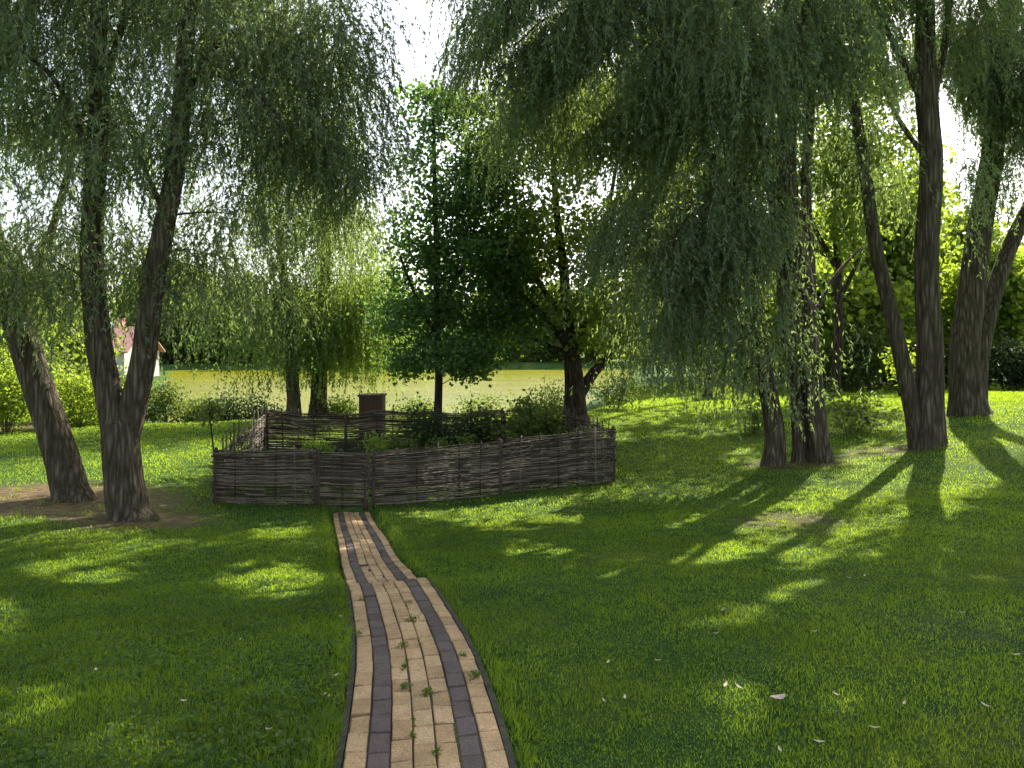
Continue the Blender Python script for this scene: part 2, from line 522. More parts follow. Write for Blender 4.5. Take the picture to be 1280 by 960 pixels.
def lawn_mat():
    m, nt, out = newmat('lawn_turf')
    ge = node(nt, 'ShaderNodeNewGeometry')

    def noise(s, d=4.0):
        n = node(nt, 'ShaderNodeTexNoise', Scale=s, Detail=d, Roughness=.65)
        nt.links.new(ge.outputs['Position'], n.inputs['Vector'])
        return n.outputs[0]
    c1 = ramp(nt, noise(.7), [(.3, (.026, .080, .020)), (.5, (.050, .110, .023)), (.7, (.11, .155, .028))])
    c2 = ramp(nt, noise(28., 6.), [(.3, (.45, .45, .45)), (.7, (1.35, 1.3, 1.2))])
    mu = node(nt, 'ShaderNodeMix', data_type='RGBA', blend_type='MULTIPLY')
    mu.inputs[0].default_value = 1
    nt.links.new(c1, mu.inputs[6])
    nt.links.new(c2, mu.inputs[7])
    dry = attr(nt, 'dry')
    dc = ramp(nt, noise(9., 6.), [(.3, (.075, .05, .028)), (.5, (.16, .11, .06)), (.7, (.26, .19, .10))])
    dn = node(nt, 'ShaderNodeMath', operation='MULTIPLY_ADD')
    nt.links.new(noise(6., 5.), dn.inputs[0])
    dn.inputs[1].default_value = 1.4
    dn.inputs[2].default_value = -.75
    da = node(nt, 'ShaderNodeMath', operation='ADD')
    nt.links.new(dn.outputs[0], da.inputs[0])
    nt.links.new(dry, da.inputs[1])
    dm = node(nt, 'ShaderNodeMath', operation='MULTIPLY', use_clamp=True)
    nt.links.new(da.outputs[0], dm.inputs[0])
    nt.links.new(dry, dm.inputs[1])
    mx = node(nt, 'ShaderNodeMix', data_type='RGBA')
    nt.links.new(dm.outputs[0], mx.inputs[0])
    nt.links.new(mu.outputs[2], mx.inputs[6])
    nt.links.new(dc, mx.inputs[7])
    b = node(nt, 'ShaderNodeBsdfPrincipled', Roughness=.9)
    b.inputs['Specular IOR Level'].default_value = .1
    nt.links.new(mx.outputs[2], b.inputs['Base Color'])
    bp = node(nt, 'ShaderNodeBump', Strength=1.0, Distance=.05)
    nt.links.new(noise(35., 5.), bp.inputs['Height'])
    nt.links.new(bp.outputs[0], b.inputs['Normal'])
    nt.links.new(b.outputs[0], out.inputs[0])
    return m


# ------------------------------------------------------------------ lawn and pond
DRY = [(P(85, 628, 12), 2.8, 1.0), (P(165, 655, 11), 1.7, 1.0), (P(10, 620, 11.6), 2.6, 1.0), (P(1000, 582, 14), 1.5, .9), (P(985, 645, 9.5), 1.1, .75),
       (P(1100, 575, 14.5), 1.3, .8), (P(1165, 565, 14.2), .7, .8), (P(1210, 525, 17), .9, .6), (P(1010, 665, 8.8), .8, .5), (P(0, 535, 22), 3.0, .9),
       (P(1190, 820, 5), .8, .35), (P(1260, 940, 3.5), .5, .4)]


def dryness(x, y):
    d = np.zeros(np.shape(x))
    for p, r, s in DRY:
        d = np.maximum(d, s*(1-sstep(.35, 1.0, np.hypot(x-p[0], (y-p[1])*1.2)/r)))
    # bare soil inside the fenced garden
    return d


def axis(lo, hi, step, far, n):
    k = np.arange(lo, hi+1e-6, step)
    gr = step*1.09**np.arange(1, n)
    gr = np.cumsum(gr)
    up = hi+gr
    dn = lo-gr[::-1]
    return np.concatenate([dn[dn > -far], k, up[up < far]])


ax_x = np.concatenate([axis(-13, 13, .16, 500, 120)])
ax_y = axis(-2, 26, .16, 600, 120)
XX, YY = np.meshgrid(ax_x, ax_y)
ZZ = G(XX.ravel(), YY.ravel()).reshape(XX.shape)
mb = MB()
ny, nx = XX.shape
idx = np.arange(nx*ny).reshape(ny, nx)
mb.add(np.stack([XX, YY, ZZ], -1).reshape(-1, 3), np.stack([idx[:-1, :-1], idx[:-1, 1:], idx[1:, 1:], idx[1:, :-1]], -1).reshape(-1, 4))
lawn = mb.build('lawn', lawn_mat())
tag(lawn, kind='structure', label='green lawn sloping down from the viewer to the pond')
a = lawn.data.attributes.new('dry', 'FLOAT', 'POINT')
a.data.foreach_set('value', dryness(XX.ravel(), YY.ravel()).astype(np.float32))

mb = MB()
wx = np.linspace(-60, 40, 40)
wy = np.linspace(22, 97, 30)
WX, WY = np.meshgrid(wx, wy)
idx = np.arange(1200).reshape(30, 40)
mb.add(np.stack([WX, WY, np.full_like(WX, POND_Z)], -1).reshape(-1, 3), np.stack([idx[:-1, :-1], idx[:-1, 1:], idx[1:, 1:], idx[1:, :-1]], -1).reshape(-1, 4))
tag(mb.build('pond_water', water_mat()), kind='structure', label='olive green pond beyond the fenced garden')


# ------------------------------------------------------------------ brick path
def path_frame(y):
    x = float(path_x(y))
    dx = float(path_x(y+.05)-path_x(y-.05))/.1
    t = np.array([dx, 1.0])
    t /= np.linalg.norm(t)
    return np.array([x, y]), t, np.array([t[1], -t[0]])


def lay_path(y0, y1, W, drop, taper, tan, grey, kerbm, joint, kerb=True, xo=0.0):
    # arc-length samples
    ys = np.arange(y0, y1, .01)
    xs = path_x(ys)
    s = np.concatenate([[0], np.cumsum(np.hypot(np.diff(xs), np.diff(ys)))])
    cw = W/7

    def at(sv, off):
        y = np.interp(sv, s, ys)
        c, t, n = path_frame(y)
        q = c+n*(off*(1+(taper-1)*sv/s[-1])+xo*(1-sv/s[-1]))
        z = float(g0(c[0], c[1])[0])-drop+.012
        return np.array([q[0], q[1], z]), t
    for c in range(7):
        off = (c-3)*cw
        sv = -random.random()*.2
        while sv < s[-1]:
            L = .196+random.uniform(-.006, .006)
            a0, a1 = max(sv, 0), min(sv+L, s[-1])
            if a1-a0 > .03:
                g = .004
                w = cw/2-g
                dz = random.uniform(-.005, .005)+.006*math.sin(sv*2.3+c)+(-.008 if random.random() < .06 else 0)
                tl = random.uniform(-.003, .003)
                top, inn, low = [], [], []
                jw = random.uniform(-.002, .002)
                for (sa, sg) in ((a0+g, 0), (a1-g, 1)):
                    for sgn in (-1, 1):
                        p, _ = at(sa, off+jw+sgn*w)
                        p[2] += dz+tl*sgn
                        low.append(p-np.array([0, 0, .07]))
                        inn.append(p-np.array([0, 0, .005]))
                        sb = sa+(.005 if sg == 0 else -.005)
                        q, _ = at(sb, off+jw+sgn*(w-.005))
                        q[2] += dz+tl*sgn
                        top.append(q)
                o = [0, 1, 3, 2]
                v = [low[i] for i in o]+[inn[i] for i in o]+[top[i] for i in o]
                q = [(8, 9, 10, 11)]
                for r in (0, 4):
                    for j in range(4):
                        q.append((r+j, r+(j+1) % 4, r+4+(j+1) % 4, r+4+j))
                (grey if c in (1, 5) else tan).add(v, q, rq=random.random())
            sv += L
    svs = np.linspace(0, s[-1], 60)
    v, q = [], []
    for i, sv in enumerate(svs):
        for sgn in (-1, 1):
            p, _ = at(sv, sgn*W/2)
            p[2] -= .012
            v.append(p)
        if i:
            q.append((2*i-2, 2*i-1, 2*i+1, 2*i))
    joint.add(v, q)
    if kerb:
        for sgn in (-1, 1):
            sv = 0
            while sv < s[-1]:
                L = min(.5, s[-1]-sv)
                if L > .05:
                    v = []
                    for sa in (sv+.004, sv+L-.004):
                        for o_, h in ((W/2+.004, -.09), (W/2+.004, -.008), (W/2+.034, -.008), (W/2+.034, -.09)):
                            p, _ = at(sa, sgn*o_)
                            p[2] += h
                            v.append(p)
                    kerbm.add(v, [(0, 1, 5, 4), (1, 2, 6, 5), (2, 3, 7, 6), (0, 3, 2, 1), (4, 5, 6, 7)])
                sv += L


tan, grey, kerbm, joint = MB(), MB(), MB(), MB()
lay_path(.5, 6.75, .68, 0.0, 1.0, tan, grey, kerbm, joint)
lay_path(6.76, 12.42, .665, .085, .87, tan, grey, kerbm, joint, kerb=False, xo=.005)
path = thing('path', 'curving path of tan and grey brick pavers with a step, leading to the wattle gate', 'path', (-.6, 5, gz(-.6, 5)))
path['kind'] = 'structure'
del path['category']
tan.build('tan_bricks', M['brick_tan'], path, False)
grey.build('grey_bricks', M['brick_grey'], path, False)
kerbm.build('kerb', M['kerb'], path, False)
joint.build('joints', M['joint'], path, False)


# ------------------------------------------------------------------ trees
def smooth_poly(pts, rad, n):
    pts = np.asarray(pts, float)
    rad = np.asarray(rad, float)
    d = np.concatenate([[0], np.cumsum(np.linalg.norm(np.diff(pts, axis=0), axis=1))])
    t = np.linspace(0, d[-1], n)
    # catmull-rom via finite-difference tangents
    m = np.gradient(pts, d, axis=0)
    out = np.empty((n, 3))
    for k in range(n):
        i = min(max(np.searchsorted(d, t[k])-1, 0), len(d)-2)
        h = d[i+1]-d[i]
        u = (t[k]-d[i])/h
        out[k] = ((2*u**3-3*u**2+1)*pts[i]+(u**3-2*u**2+u)*h*m[i]+(-2*u**3+3*u**2)*pts[i+1]+(u**3-u**2)*h*m[i+1])
    return out, np.interp(t, d, rad)


def px_limb(lst, Y, dY=0.0):
    """photo survey of a stem -> world polyline with radii; dY leans it towards / away along the stem"""
    n = len(lst)
    pts, rad = [], []
    for i, (a, b, w) in enumerate(lst):
        y = Y+dY*(i/(n-1))**1.3
        pts.append(P(a, b, y))
        rad.append(w*y/F/2)
    return np.array(pts), np.array(rad)


def rand_in_blobs(blobs, n):
    vol = np.array([b[3]*b[4]*b[5]*(b[6] if len(b) > 6 else 1) for b in blobs])
    vol = vol**.8
    w = rng.choice(len(blobs), n, p=vol/vol.sum())
    u = rng.normal(size=(n, 3))
    u /= np.linalg.norm(u, axis=1)[:, None]
    u *= rng.random(n)[:, None]**(1/2.4)
    out = np.empty((n, 3))
    for i in range(n):
        b = blobs[w[i]]
        c = P(b[0], b[1], b[2])
        s = b[2]/F
        out[i] = c+u[i]*np.array([b[3]*s, b[5], b[4]*s])
    return out


SKYGAPS = [(512, 40, 62, 80), (482, 190, 30, 70), (480, 255, 20, 30), (258, 285, 24, 32), (285, 225, 26, 40), (30, 250, 22, 26), (728, 150, 14, 20), (60, 60, 16, 22), (180, 110, 14, 40), (1122, 90, 22, 60), (1196, 150, 16, 60), (1215, 262, 14, 36), (1030, 310, 14, 22), (640, 290, 16, 14), (660, 190, 10, 14)]


def gap_ok(c):
    px = HX+F*c[:, 0]/c[:, 1]
    py = HY-F*(c[:, 2]-CZ)/c[:, 1]
    ok = np.ones(len(c), bool)
    for cx, cy, rx, ry in SKYGAPS:
        ok &= ((px-cx)/rx)**2+((py-cy)/ry)**2 > 1
    return ok


def branches_to(mb, skel, skr, targets, r0=.02, seg=6, k=4):
    """a thin arching branch from the nearest stem point below to each clump"""
    if len(targets) == 0:
        return
    targets = np.asarray(targets)
    near_ = np.array([np.min(np.linalg.norm(skel-c, axis=1)) for c in targets])
    sk, sr_ = [skel], [np.asarray(skr)]
    for c in targets[np.argsort(near_)]:                       # nearest first, so that far clumps fork off earlier branches
        S_, R_ = np.concatenate(sk), np.concatenate(sr_)
        d = S_-c
        cost = np.linalg.norm(d, axis=1)+np.maximum(0, d[:, 2]+.15)*1.2+(R_ < .006)*.3
        i = int(np.argmin(cost))
        a = S_[i]
        L = np.linalg.norm(c-a)
        if L < .12:
            continue
        mid = (a+c)/2+np.array([rng.normal()*.14*L, rng.normal()*.14*L, rng.uniform(.02, .26)*L])
        t = np.linspace(0, 1, seg)[:, None]
        p = a*(1-t)**2+2*mid*t*(1-t)+c*t*t
        ra = min(r0*(.6+.25*L), R_[i]*.75)
        rr = np.linspace(ra, .0045, seg)
        mb.tube(p, rr, k, cap=False)
        sk.append(p[2:])
        sr_.append(rr[2:])


def strands(starts, outdir, L, n_leaf_m, leafL, leafW, lm, tm=None, droop=1.0, spread=.35, wob=.06, do_cull=1.0):
    n = len(starts)
    L = np.broadcast_to(L, (n,))
    h = outdir.copy()
    h[:, 2] = 0
    h /= np.linalg.norm(h, axis=1)[:, None]+1e-9
    up = rng.uniform(.0, .35, n)
    ph = rng.uniform(0, 6.28, (n, 3))

    def pos(i, t):
        Li = L[i]
        return (starts[i]+h[i]*(Li*spread*(1-np.exp(-2.2*t)))[:, None]
                + np.stack([wob*np.sin(3*t+ph[i, 0])*t*2, wob*np.sin(3.4*t+ph[i, 1])*t*2,
                            Li*(up[i]*.8*t*(1-t)-droop*.92*t**1.35)], 1))
    cnt = np.maximum(3, (L*n_leaf_m*rng.uniform(.7, 1.2, n)).astype(int))
    i = np.repeat(np.arange(n), cnt)
    t = rng.random(len(i))**.85
    p = pos(i, t)
    p2 = pos(i, t+.02)
    tan_ = p2-p
    tan_ /= np.linalg.norm(tan_, axis=1)[:, None]+1e-9
    if do_cull:
        k = cull(p, do_cull)
        i, t, p, tan_ = i[k], t[k], p[k], tan_[k]
    N = len(p)
    r = rng.normal(size=(N, 3))
    d = tan_*.75+r*.42+np.array([0, 0, -.25])
    nn = rng.normal(size=(N, 3))
    lm.leaves(p, d, nn, leafL*rng.uniform(.65, 1.25, N), leafW*rng.uniform(.7, 1.25, N), False, np.clip(rng.normal(.5, .25, N), 0, 1))
    if tm is not None:
        tt = np.array([0, .33, .66, .97])
        ra = np.array([.0042, .0034, .0026, .0016])
        pp = np.stack([pos(np.arange(n), np.full(n, v)) for v in tt], 1)           # n,4,3
        ring = np.array([[1, 0, 0], [-.5, .87, 0], [-.5, -.87, 0]])
        V = pp[:, :, None, :]+ra[None, :, None, None]*ring[None, None]
        ix = np.arange(n*12).reshape(n, 4, 3)
        for g in range(3):
            km = cull((pp[:, g]+pp[:, g+1])/2, do_cull) if do_cull else np.ones(n, bool)
            a, b = ix[km, g], ix[km, g+1]
            q = np.stack([a, np.roll(a, -1, 1), np.roll(b, -1, 1), b], -1).reshape(-1, 4)
            tm.add(V.reshape(-1, 3) if g == 0 else np.zeros((0, 3)), q-(0 if g == 0 else n*12))


def put_trunk(tm, limbs, k=40, ridge=.10):
    sk, sr = [], []
    for (pts, rad) in limbs:
        n = max(10, int(np.linalg.norm(np.diff(pts, axis=0), axis=1).sum()/.07))
        p, r = smooth_poly(pts, rad, n)
        kk = k if rad[0] > .1 else 9
        j = np.stack([.02*np.sin(p[:, 2]*2.1+pts[0][0]*7), .02*np.sin(p[:, 2]*1.7+3+pts[0][0]*5), 0*r], 1)
        tm.tube(p+j*np.minimum(1, r*8)[:, None], r, kk, ridge)
        m = np.arange(0, n, 5)
        sk.append(p[m])
        sr.append(r[m])
    return np.concatenate(sk), np.concatenate(sr)


def ground_base(limb):
    """sink the foot of a surveyed stem into the lawn"""
    pts, rad = limb
    b = pts[0].copy()
    z = gz(b[0], b[1])
    pts = pts.copy()
    pts[0][2] = z-.15
    return pts, rad


def willow(name, label, limbs, blobs, n_clump, per, Ls, leaf=(.085, .016), dens=30, mat='willow', bark='bark', r0=.022, group=None,
           twigs=True, cr=.32, reject=True, k=44, ridge=.11, cat='tree', spread=.35, droop=1.0, do_cull=1.0, curtain=None, nc2=0):
    base = limbs[0][0][0].copy()
    base[2] = gz(base[0], base[1])
    root = thing(name, label, cat, base, group)
    tm, lm = MB(), MB()
    br = MB() if twigs else tm
    sk, sr = put_trunk(tm, limbs, k, ridge)
    C = rand_in_blobs(blobs, n_clump)
    if reject:
        C = C[gap_ok(C)]
    C = C[C[:, 2] > gq(C[:, 0], C[:, 1])+1.0]
    branches_to(br, sk, sr, C[cull(C, do_cull)] if do_cull else C, r0)
    S = np.repeat(C, per, 0)
    off = rng.normal(size=S.shape)*np.array([cr, cr, cr*.55])
    S = S+off
    if reject:
        kk = gap_ok(S) & gap_ok(S-np.array([0, 0, .5]))
        S, off = S[kk], off[kk]
    L = rng.uniform(Ls[0], Ls[1], len(S))
    g_ = gq(S[:, 0], S[:, 1])
    L = np.minimum(L, np.maximum(.3, S[:, 2]-g_-.45))
    strands(S, off+rng.normal(size=S.shape)*.15, L, dens, leaf[0], leaf[1], lm, br if twigs else None, spread=spread, droop=droop, do_cull=do_cull)
    if curtain:
        C = rand_in_blobs(curtain, nc2)
        branches_to(br, sk, sr, C, r0)
        S = np.repeat(C, per, 0)
        off = rng.normal(size=S.shape)*np.array([cr*.7, cr*.7, cr*.6])
        S = S+off
        L = np.minimum(rng.uniform(Ls[0], Ls[1], len(S)), np.maximum(.3, S[:, 2]-gq(S[:, 0], S[:, 1])-.5))
        strands(S, off+rng.normal(size=S.shape)*.15, L, dens, leaf[0], leaf[1], lm, br if twigs else None, spread=spread, droop=droop, do_cull=.97)
    tm.build('trunk', M[bark], root)
    if twigs:
        br.build('branches', M['twig'], root)
    lm.build('crown', M[mat], root, False)
    return root


def broad_cloud(lm, C, per, cr, leaf, flat=.6, do_cull=1.0, upb=.9):
    S = np.repeat(C, per, 0)
    off = rng.normal(size=S.shape)*np.array([cr, cr, cr*flat])
    p = S+off
    if do_cull:
        p_k = cull(p, do_cull)
        p, off = p[p_k], off[p_k]
    p = p[p[:, 2] > gq(p[:, 0], p[:, 1])+.05] if True else p
    N = len(p)
    d = rng.normal(size=(N, 3))+np.array([0, 0, -.5])
    nn = rng.normal(size=(N, 3))*.75+np.array([0, 0, upb])
    s = rng.uniform(.7, 1.25, N)
    lm.leaves(p, d, nn, leaf[0]*s, leaf[1]*s, True, np.clip(rng.normal(.5, .25, N), 0, 1))


def broadtree(name, label, limbs, blobs, n_clump, per, cr, leaf, mat='broad', bark='bark_dark', group=None, reject=True, do_cull=1.0, k=14,
              flat=.6, cat='tree', r0=.02):
    base = limbs[0][0][0].copy()
    base[2] = gz(base[0], base[1])
    root = thing(name, label, cat, base, group)
    tm, lm = MB(), MB()
    sk, sr = put_trunk(tm, limbs, k, .08)
    C = rand_in_blobs(blobs, n_clump)
    if reject:
        C = C[gap_ok(C)]
    branches_to(tm, sk, sr, C, r0)
    broad_cloud(lm, C, per, cr, leaf, flat, do_cull)
    tm.build('trunk', M[bark], root)
    lm.build('crown', M[mat], root, False)
    return root


# --- the two willows on the left
l1 = [ground_base(px_limb([(94, 640, 50.4), (86, 612, 40.3), (78, 580, 37.8), (55, 500, 35.3), (25, 410, 33.6), (-5, 320, 30.2), (-50, 180, 25.2), (-100, 0, 20.2), (-130, -150, 10.1)], 12))]
l1 += [px_limb([(20, 400, 14), (60, 300, 10), (90, 200, 7), (110, 120, 4)], 12, 1.0), px_limb([(-40, 210, 14), (-10, 120, 10), (30, 30, 7), (70, -50, 4)], 12, -.6)]
willow('willow_tree', 'thick leaning willow trunk at the left edge, tilting left out of the lawn', l1,
       [(-40, 30, 12, 120, 130, 2.2), (30, 170, 12, 70, 80, 1.6), (0, -140, 12.5, 200, 110, 2.6), (45, 290, 12.3, 45, 45, 1.2)], 125, 26, (.5, 1.4), (.085, .021), 32, spread=.5, droop=.8, cr=.36,
       curtain=[(70, 300, 11.6, 40, 60, .8), (20, 330, 11.8, 30, 50, .8)], nc2=16)

l2 = [ground_base(px_limb([(168, 668, 60.7), (162, 640, 47.6), (155, 600, 43.5), (150, 560, 42.6), (148, 532, 40), (151, 512, 14)], 11)),
      px_limb([(146, 545, 30.6), (135, 490, 30.6), (124, 440, 29.8), (119, 380, 28.1), (117, 300, 25.5), (118, 200, 23.8), (124, 100, 20.4), (126, 0, 18.7), (130, -150, 11.9), (150, -300, 4.2)], 11, .3),
      px_limb([(156, 560, 32.3), (166, 505, 30.6), (178, 450, 28.9), (188, 390, 27.2), (203, 300, 24.6), (215, 220, 22.9), (228, 120, 21.2), (236, 40, 18.7), (243, -60, 15.3), (260, -200, 8.5), (280, -330, 3.4)], 11.05, -.3),
      px_limb([(222, 158, 12), (240, 108, 11), (265, 62, 9), (300, 38, 8), (335, 45, 7), (370, 78, 5), (400, 130, 3)], 10.9, .5),
      px_limb([(234, 100, 10), (262, 92, 8), (300, 105, 6), (340, 135, 4), (365, 180, 2.5)], 10.9, -.6),
      px_limb([(240, 0, 14), (280, -60, 12), (340, -80, 9), (400, -40, 6), (440, 30, 3)], 10.9, .8),
      px_limb([(118, 220, 10), (95, 150, 8), (60, 90, 6), (20, 60, 4)], 11.2, -1.0),
      px_limb([(121, 120, 11), (150, 40, 8), (180, -60, 6)], 11.2, 1.0),
      px_limb([(207, 270, 8), (185, 220, 6), (165, 170, 4)], 10.9, .8)]
willow('willow_tree', 'twin-stemmed willow on the left forking low into two upright trunks', l2,
       [(120, 60, 11.5, 130, 110, 2.2), (300, 10, 11.3, 130, 70, 1.8), (400, 40, 11.5, 62, 70, 1.4), (330, 110, 11.5, 105, 100, 1.6), (200, -150, 11.5, 240, 120, 3.0),
        (175, 210, 11.3, 45, 70, 1.2), (60, 250, 10.9, 50, 60, 1.0), (250, 170, 11, 50, 60, 1.2), (370, 210, 12, 50, 50, 1.0), (400, 240, 12.8, 50, 80, 1.2), (270, 330, 12.2, 40, 30, .8)], 290, 26, (.5, 1.4), (.085, .021), 32, spread=.5, droop=.8, cr=.36,
       curtain=[(165, 300, 11.3, 30, 50, .6), (105, 400, 10.9, 14, 40, .3), (60, 330, 10.9, 40, 50, .6), (390, 150, 11.6, 60, 70, 1.0), (180, 370, 11.4, 20, 20, .4), (440, 60, 11.6, 25, 70, .6), (235, 330, 11.8, 20, 40, .6), (300, 250, 11.8, 40, 60, .8), (450, 190, 12, 20, 50, .6)], nc2=52)

# --- weeping pair on the pond bank
willow('weeping_tree', 'weeping tree with slim trunk at the pond bank, left of the pair behind the fence',
       [ground_base(px_limb([(366, 545, 22), (366, 500, 16), (364, 430, 14), (354, 340, 11), (345, 250, 8), (350, 180, 4)], 24))],
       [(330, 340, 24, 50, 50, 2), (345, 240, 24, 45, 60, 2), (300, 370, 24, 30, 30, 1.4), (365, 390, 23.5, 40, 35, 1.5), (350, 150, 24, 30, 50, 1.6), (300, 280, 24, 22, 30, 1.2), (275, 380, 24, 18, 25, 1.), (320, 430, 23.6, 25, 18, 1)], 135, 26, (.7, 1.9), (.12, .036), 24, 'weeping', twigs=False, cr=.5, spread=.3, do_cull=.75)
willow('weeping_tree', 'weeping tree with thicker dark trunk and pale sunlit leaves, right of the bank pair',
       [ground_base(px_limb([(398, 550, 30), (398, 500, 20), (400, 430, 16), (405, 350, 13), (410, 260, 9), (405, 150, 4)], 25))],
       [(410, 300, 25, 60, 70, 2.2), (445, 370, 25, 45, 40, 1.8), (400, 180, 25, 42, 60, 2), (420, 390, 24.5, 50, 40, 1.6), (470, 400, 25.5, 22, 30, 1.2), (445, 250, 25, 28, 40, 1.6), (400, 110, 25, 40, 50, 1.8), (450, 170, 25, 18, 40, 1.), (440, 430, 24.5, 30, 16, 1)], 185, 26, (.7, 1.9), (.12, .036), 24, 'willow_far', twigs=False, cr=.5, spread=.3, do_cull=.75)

# --- dark maple and the spreading tree behind the fence
broadtree('maple_tree', 'dark bluish-green maple with a thin trunk behind the middle of the fence',
          [ground_base(px_limb([(548, 550, 12), (548, 500, 10), (547, 400, 9), (545, 300, 7), (543, 200, 5), (540, 100, 2)], 20)),
           px_limb([(547, 400, 6), (575, 340, 5), (605, 290, 3)], 20, .6), px_limb([(546, 420, 6), (520, 370, 4), (500, 320, 3)], 20, -.6)],
          [(540, 140, 20, 36, 50, 1.1), (522, 210, 20, 44, 45, 1.3), (590, 150, 20.3, 40, 50, 1.2), (575, 250, 20, 50, 50, 1.5), (512, 300, 20, 40, 50, 1.4), (590, 340, 20, 70, 50, 1.8), (550, 420, 20, 70, 45, 2.0), (498, 380, 20, 26, 40, 1.2), (640, 400, 20.5, 50, 45, 1.4), (590, 455, 20, 55, 18, 1.2), (615, 210, 20.3, 45, 50, 1.3), (510, 455, 20, 30, 20, .9), (640, 290, 20.3, 40, 50, 1.3)],
          480, 78, .28, (.10, .09), 'maple', do_cull=.8, reject=False)
c3 = [ground_base(px_limb([(721, 545, 44), (719, 515, 29), (717, 480, 25), (713, 430, 19), (708, 380, 14), (700, 300, 10), (690, 180, 6), (690, 60, 3)], 21)),
      px_limb([(722, 495, 16), (742, 465, 13), (768, 440, 10), (800, 400, 7), (830, 340, 4)], 21, .8),
      px_limb([(714, 440, 12), (690, 405, 9), (660, 375, 7), (620, 335, 5), (600, 300, 3)], 21, -.5),
      px_limb([(716, 450, 12), (732, 400, 9), (748, 330, 7), (765, 240, 5), (780, 140, 3)], 21, .5),
      px_limb([(710, 400, 10), (672, 350, 7), (652, 290, 5), (640, 220, 3)], 21, .8), px_limb([(712, 440, 8), (680, 430, 6), (640, 400, 4), (610, 390, 2)], 21, .6)]
broadtree('spreading_tree', 'tree with stout trunk and low fanning limbs behind the right end of the wattle fence', c3,
          [(640, 320, 21, 60, 45, 1.8), (740, 280, 20.5, 110, 70, 2.4), (690, 150, 21, 90, 90, 2.3), (810, 370, 20.5, 50, 50, 1.6), (630, 395, 21.5, 45, 30, 1.2), (780, 120, 21, 90, 100, 2.2), (850, 250, 21.5, 70, 90, 2.0), (720, 370, 20.3, 70, 30, 1.5), (760, 420, 20.5, 40, 20, 1.2)],
          330, 84, .33, (.125, .105), 'broad', do_cull=.9)

# --- the big weeping willow right of centre
r1 = [ground_base(px_limb([(965, 592, 33.1), (968, 560, 24.8), (962, 500, 22.1), (950, 430, 21.2), (938, 350, 18.4), (925, 250, 16.6), (905, 120, 12.9), (880, -20, 9.2), (850, -170, 4.6)], 14)),
      ground_base(px_limb([(1003, 594, 26), (1001, 560, 19), (994, 490, 18), (988, 420, 17), (975, 320, 15), (958, 200, 12), (940, 60, 9), (930, -100, 5)], 14.15)),
      ground_base(px_limb([(1028, 594, 32.3), (1022, 555, 24.7), (1016, 470, 23.8), (1007, 390, 25.6), (994, 310, 26.6), (985, 230, 24.7), (982, 160, 22.8), (986, 70, 19.0), (992, -60, 13.3), (1000, -220, 5.7)], 13.95)),
      px_limb([(1018, 490, 14), (1013, 390, 14), (1010, 300, 13), (1009, 200, 12), (1016, 80, 9), (1032, -60, 5)], 14.2, .6),
      px_limb([(935, 330, 12), (890, 200, 10), (830, 90, 8), (760, 30, 6), (690, 20, 4), (640, 60, 2)], 14, .6),
      px_limb([(984, 150, 12), (940, 40, 10), (870, -60, 8), (780, -110, 6), (700, -100, 4)], 14, -1.5),
      px_limb([(905, 110, 9), (850, 10, 8), (780, -40, 6), (700, -40, 5), (620, 0, 3)], 14, -1.0), px_limb([(990, 60, 9), (1020, -20, 8), (1060, -50, 5)], 14, -1.4),
      px_limb([(986, 240, 9), (960, 170, 7), (920, 120, 5)], 14, -1.2), px_limb([(1016, 400, 6), (1040, 350, 5), (1075, 310, 3)], 14.2, 1)]
willow('weeping_willow', 'large weeping willow with clustered stems and blue-green curtains right of centre', r1,
       [(640, 20, 14.5, 70, 80, 2.0), (760, 60, 14.3, 120, 110, 2.6), (900, 90, 14, 130, 130, 2.6), (985, 40, 14, 50, 90, 1.6), (850, 250, 13.8, 70, 70, 1.8),
        (930, 250, 13.2, 50, 80, 1.3), (840, -150, 14.5, 280, 130, 4.0), (955, 370, 13, 36, 70, .8), (825, 360, 13.6, 36, 50, .9), (700, 130, 14.5, 90, 60, 1.8)],
       570, 26, (.6, 1.8), (.092, .024), 32, spread=.4, droop=.9, cr=.36,
       curtain=[(945, 330, 13, 30, 80, .5), (820, 370, 13.5, 34, 60, .7), (948, 430, 13, 24, 40, .4), (800, 300, 13.6, 40, 50, .8), (890, 280, 13.4, 40, 40, .8), (975, 400, 13.2, 16, 50, .3)], nc2=82)

# --- right-hand willows
r2 = [ground_base(px_limb([(1161, 580, 62), (1161, 556, 42), (1161, 520, 35), (1162, 460, 31), (1160, 380, 28), (1160, 300, 27), (1162, 200, 26), (1160, 120, 25), (1156, 40, 22), (1154, -60, 18), (1150, -240, 8)], 14.2)),
      px_limb([(1152, 570, 30), (1143, 520, 22), (1130, 460, 19), (1113, 390, 17), (1098, 320, 16), (1086, 250, 15), (1075, 180, 14), (1062, 90, 10), (1045, -20, 7), (1030, -120, 4)], 14.2, .5),
      px_limb([(1156, 130, 12), (1138, 90, 9), (1118, 55, 7), (1095, 5, 5), (1080, -60, 3)], 14.2, -.5),
      px_limb([(1166, 130, 11), (1178, 70, 9), (1186, 0, 7), (1195, -90, 4)], 14.2, .5), px_limb([(1158, 200, 7), (1130, 160, 6), (1105, 110, 4), (1090, 60, 2)], 14.2, .8)]
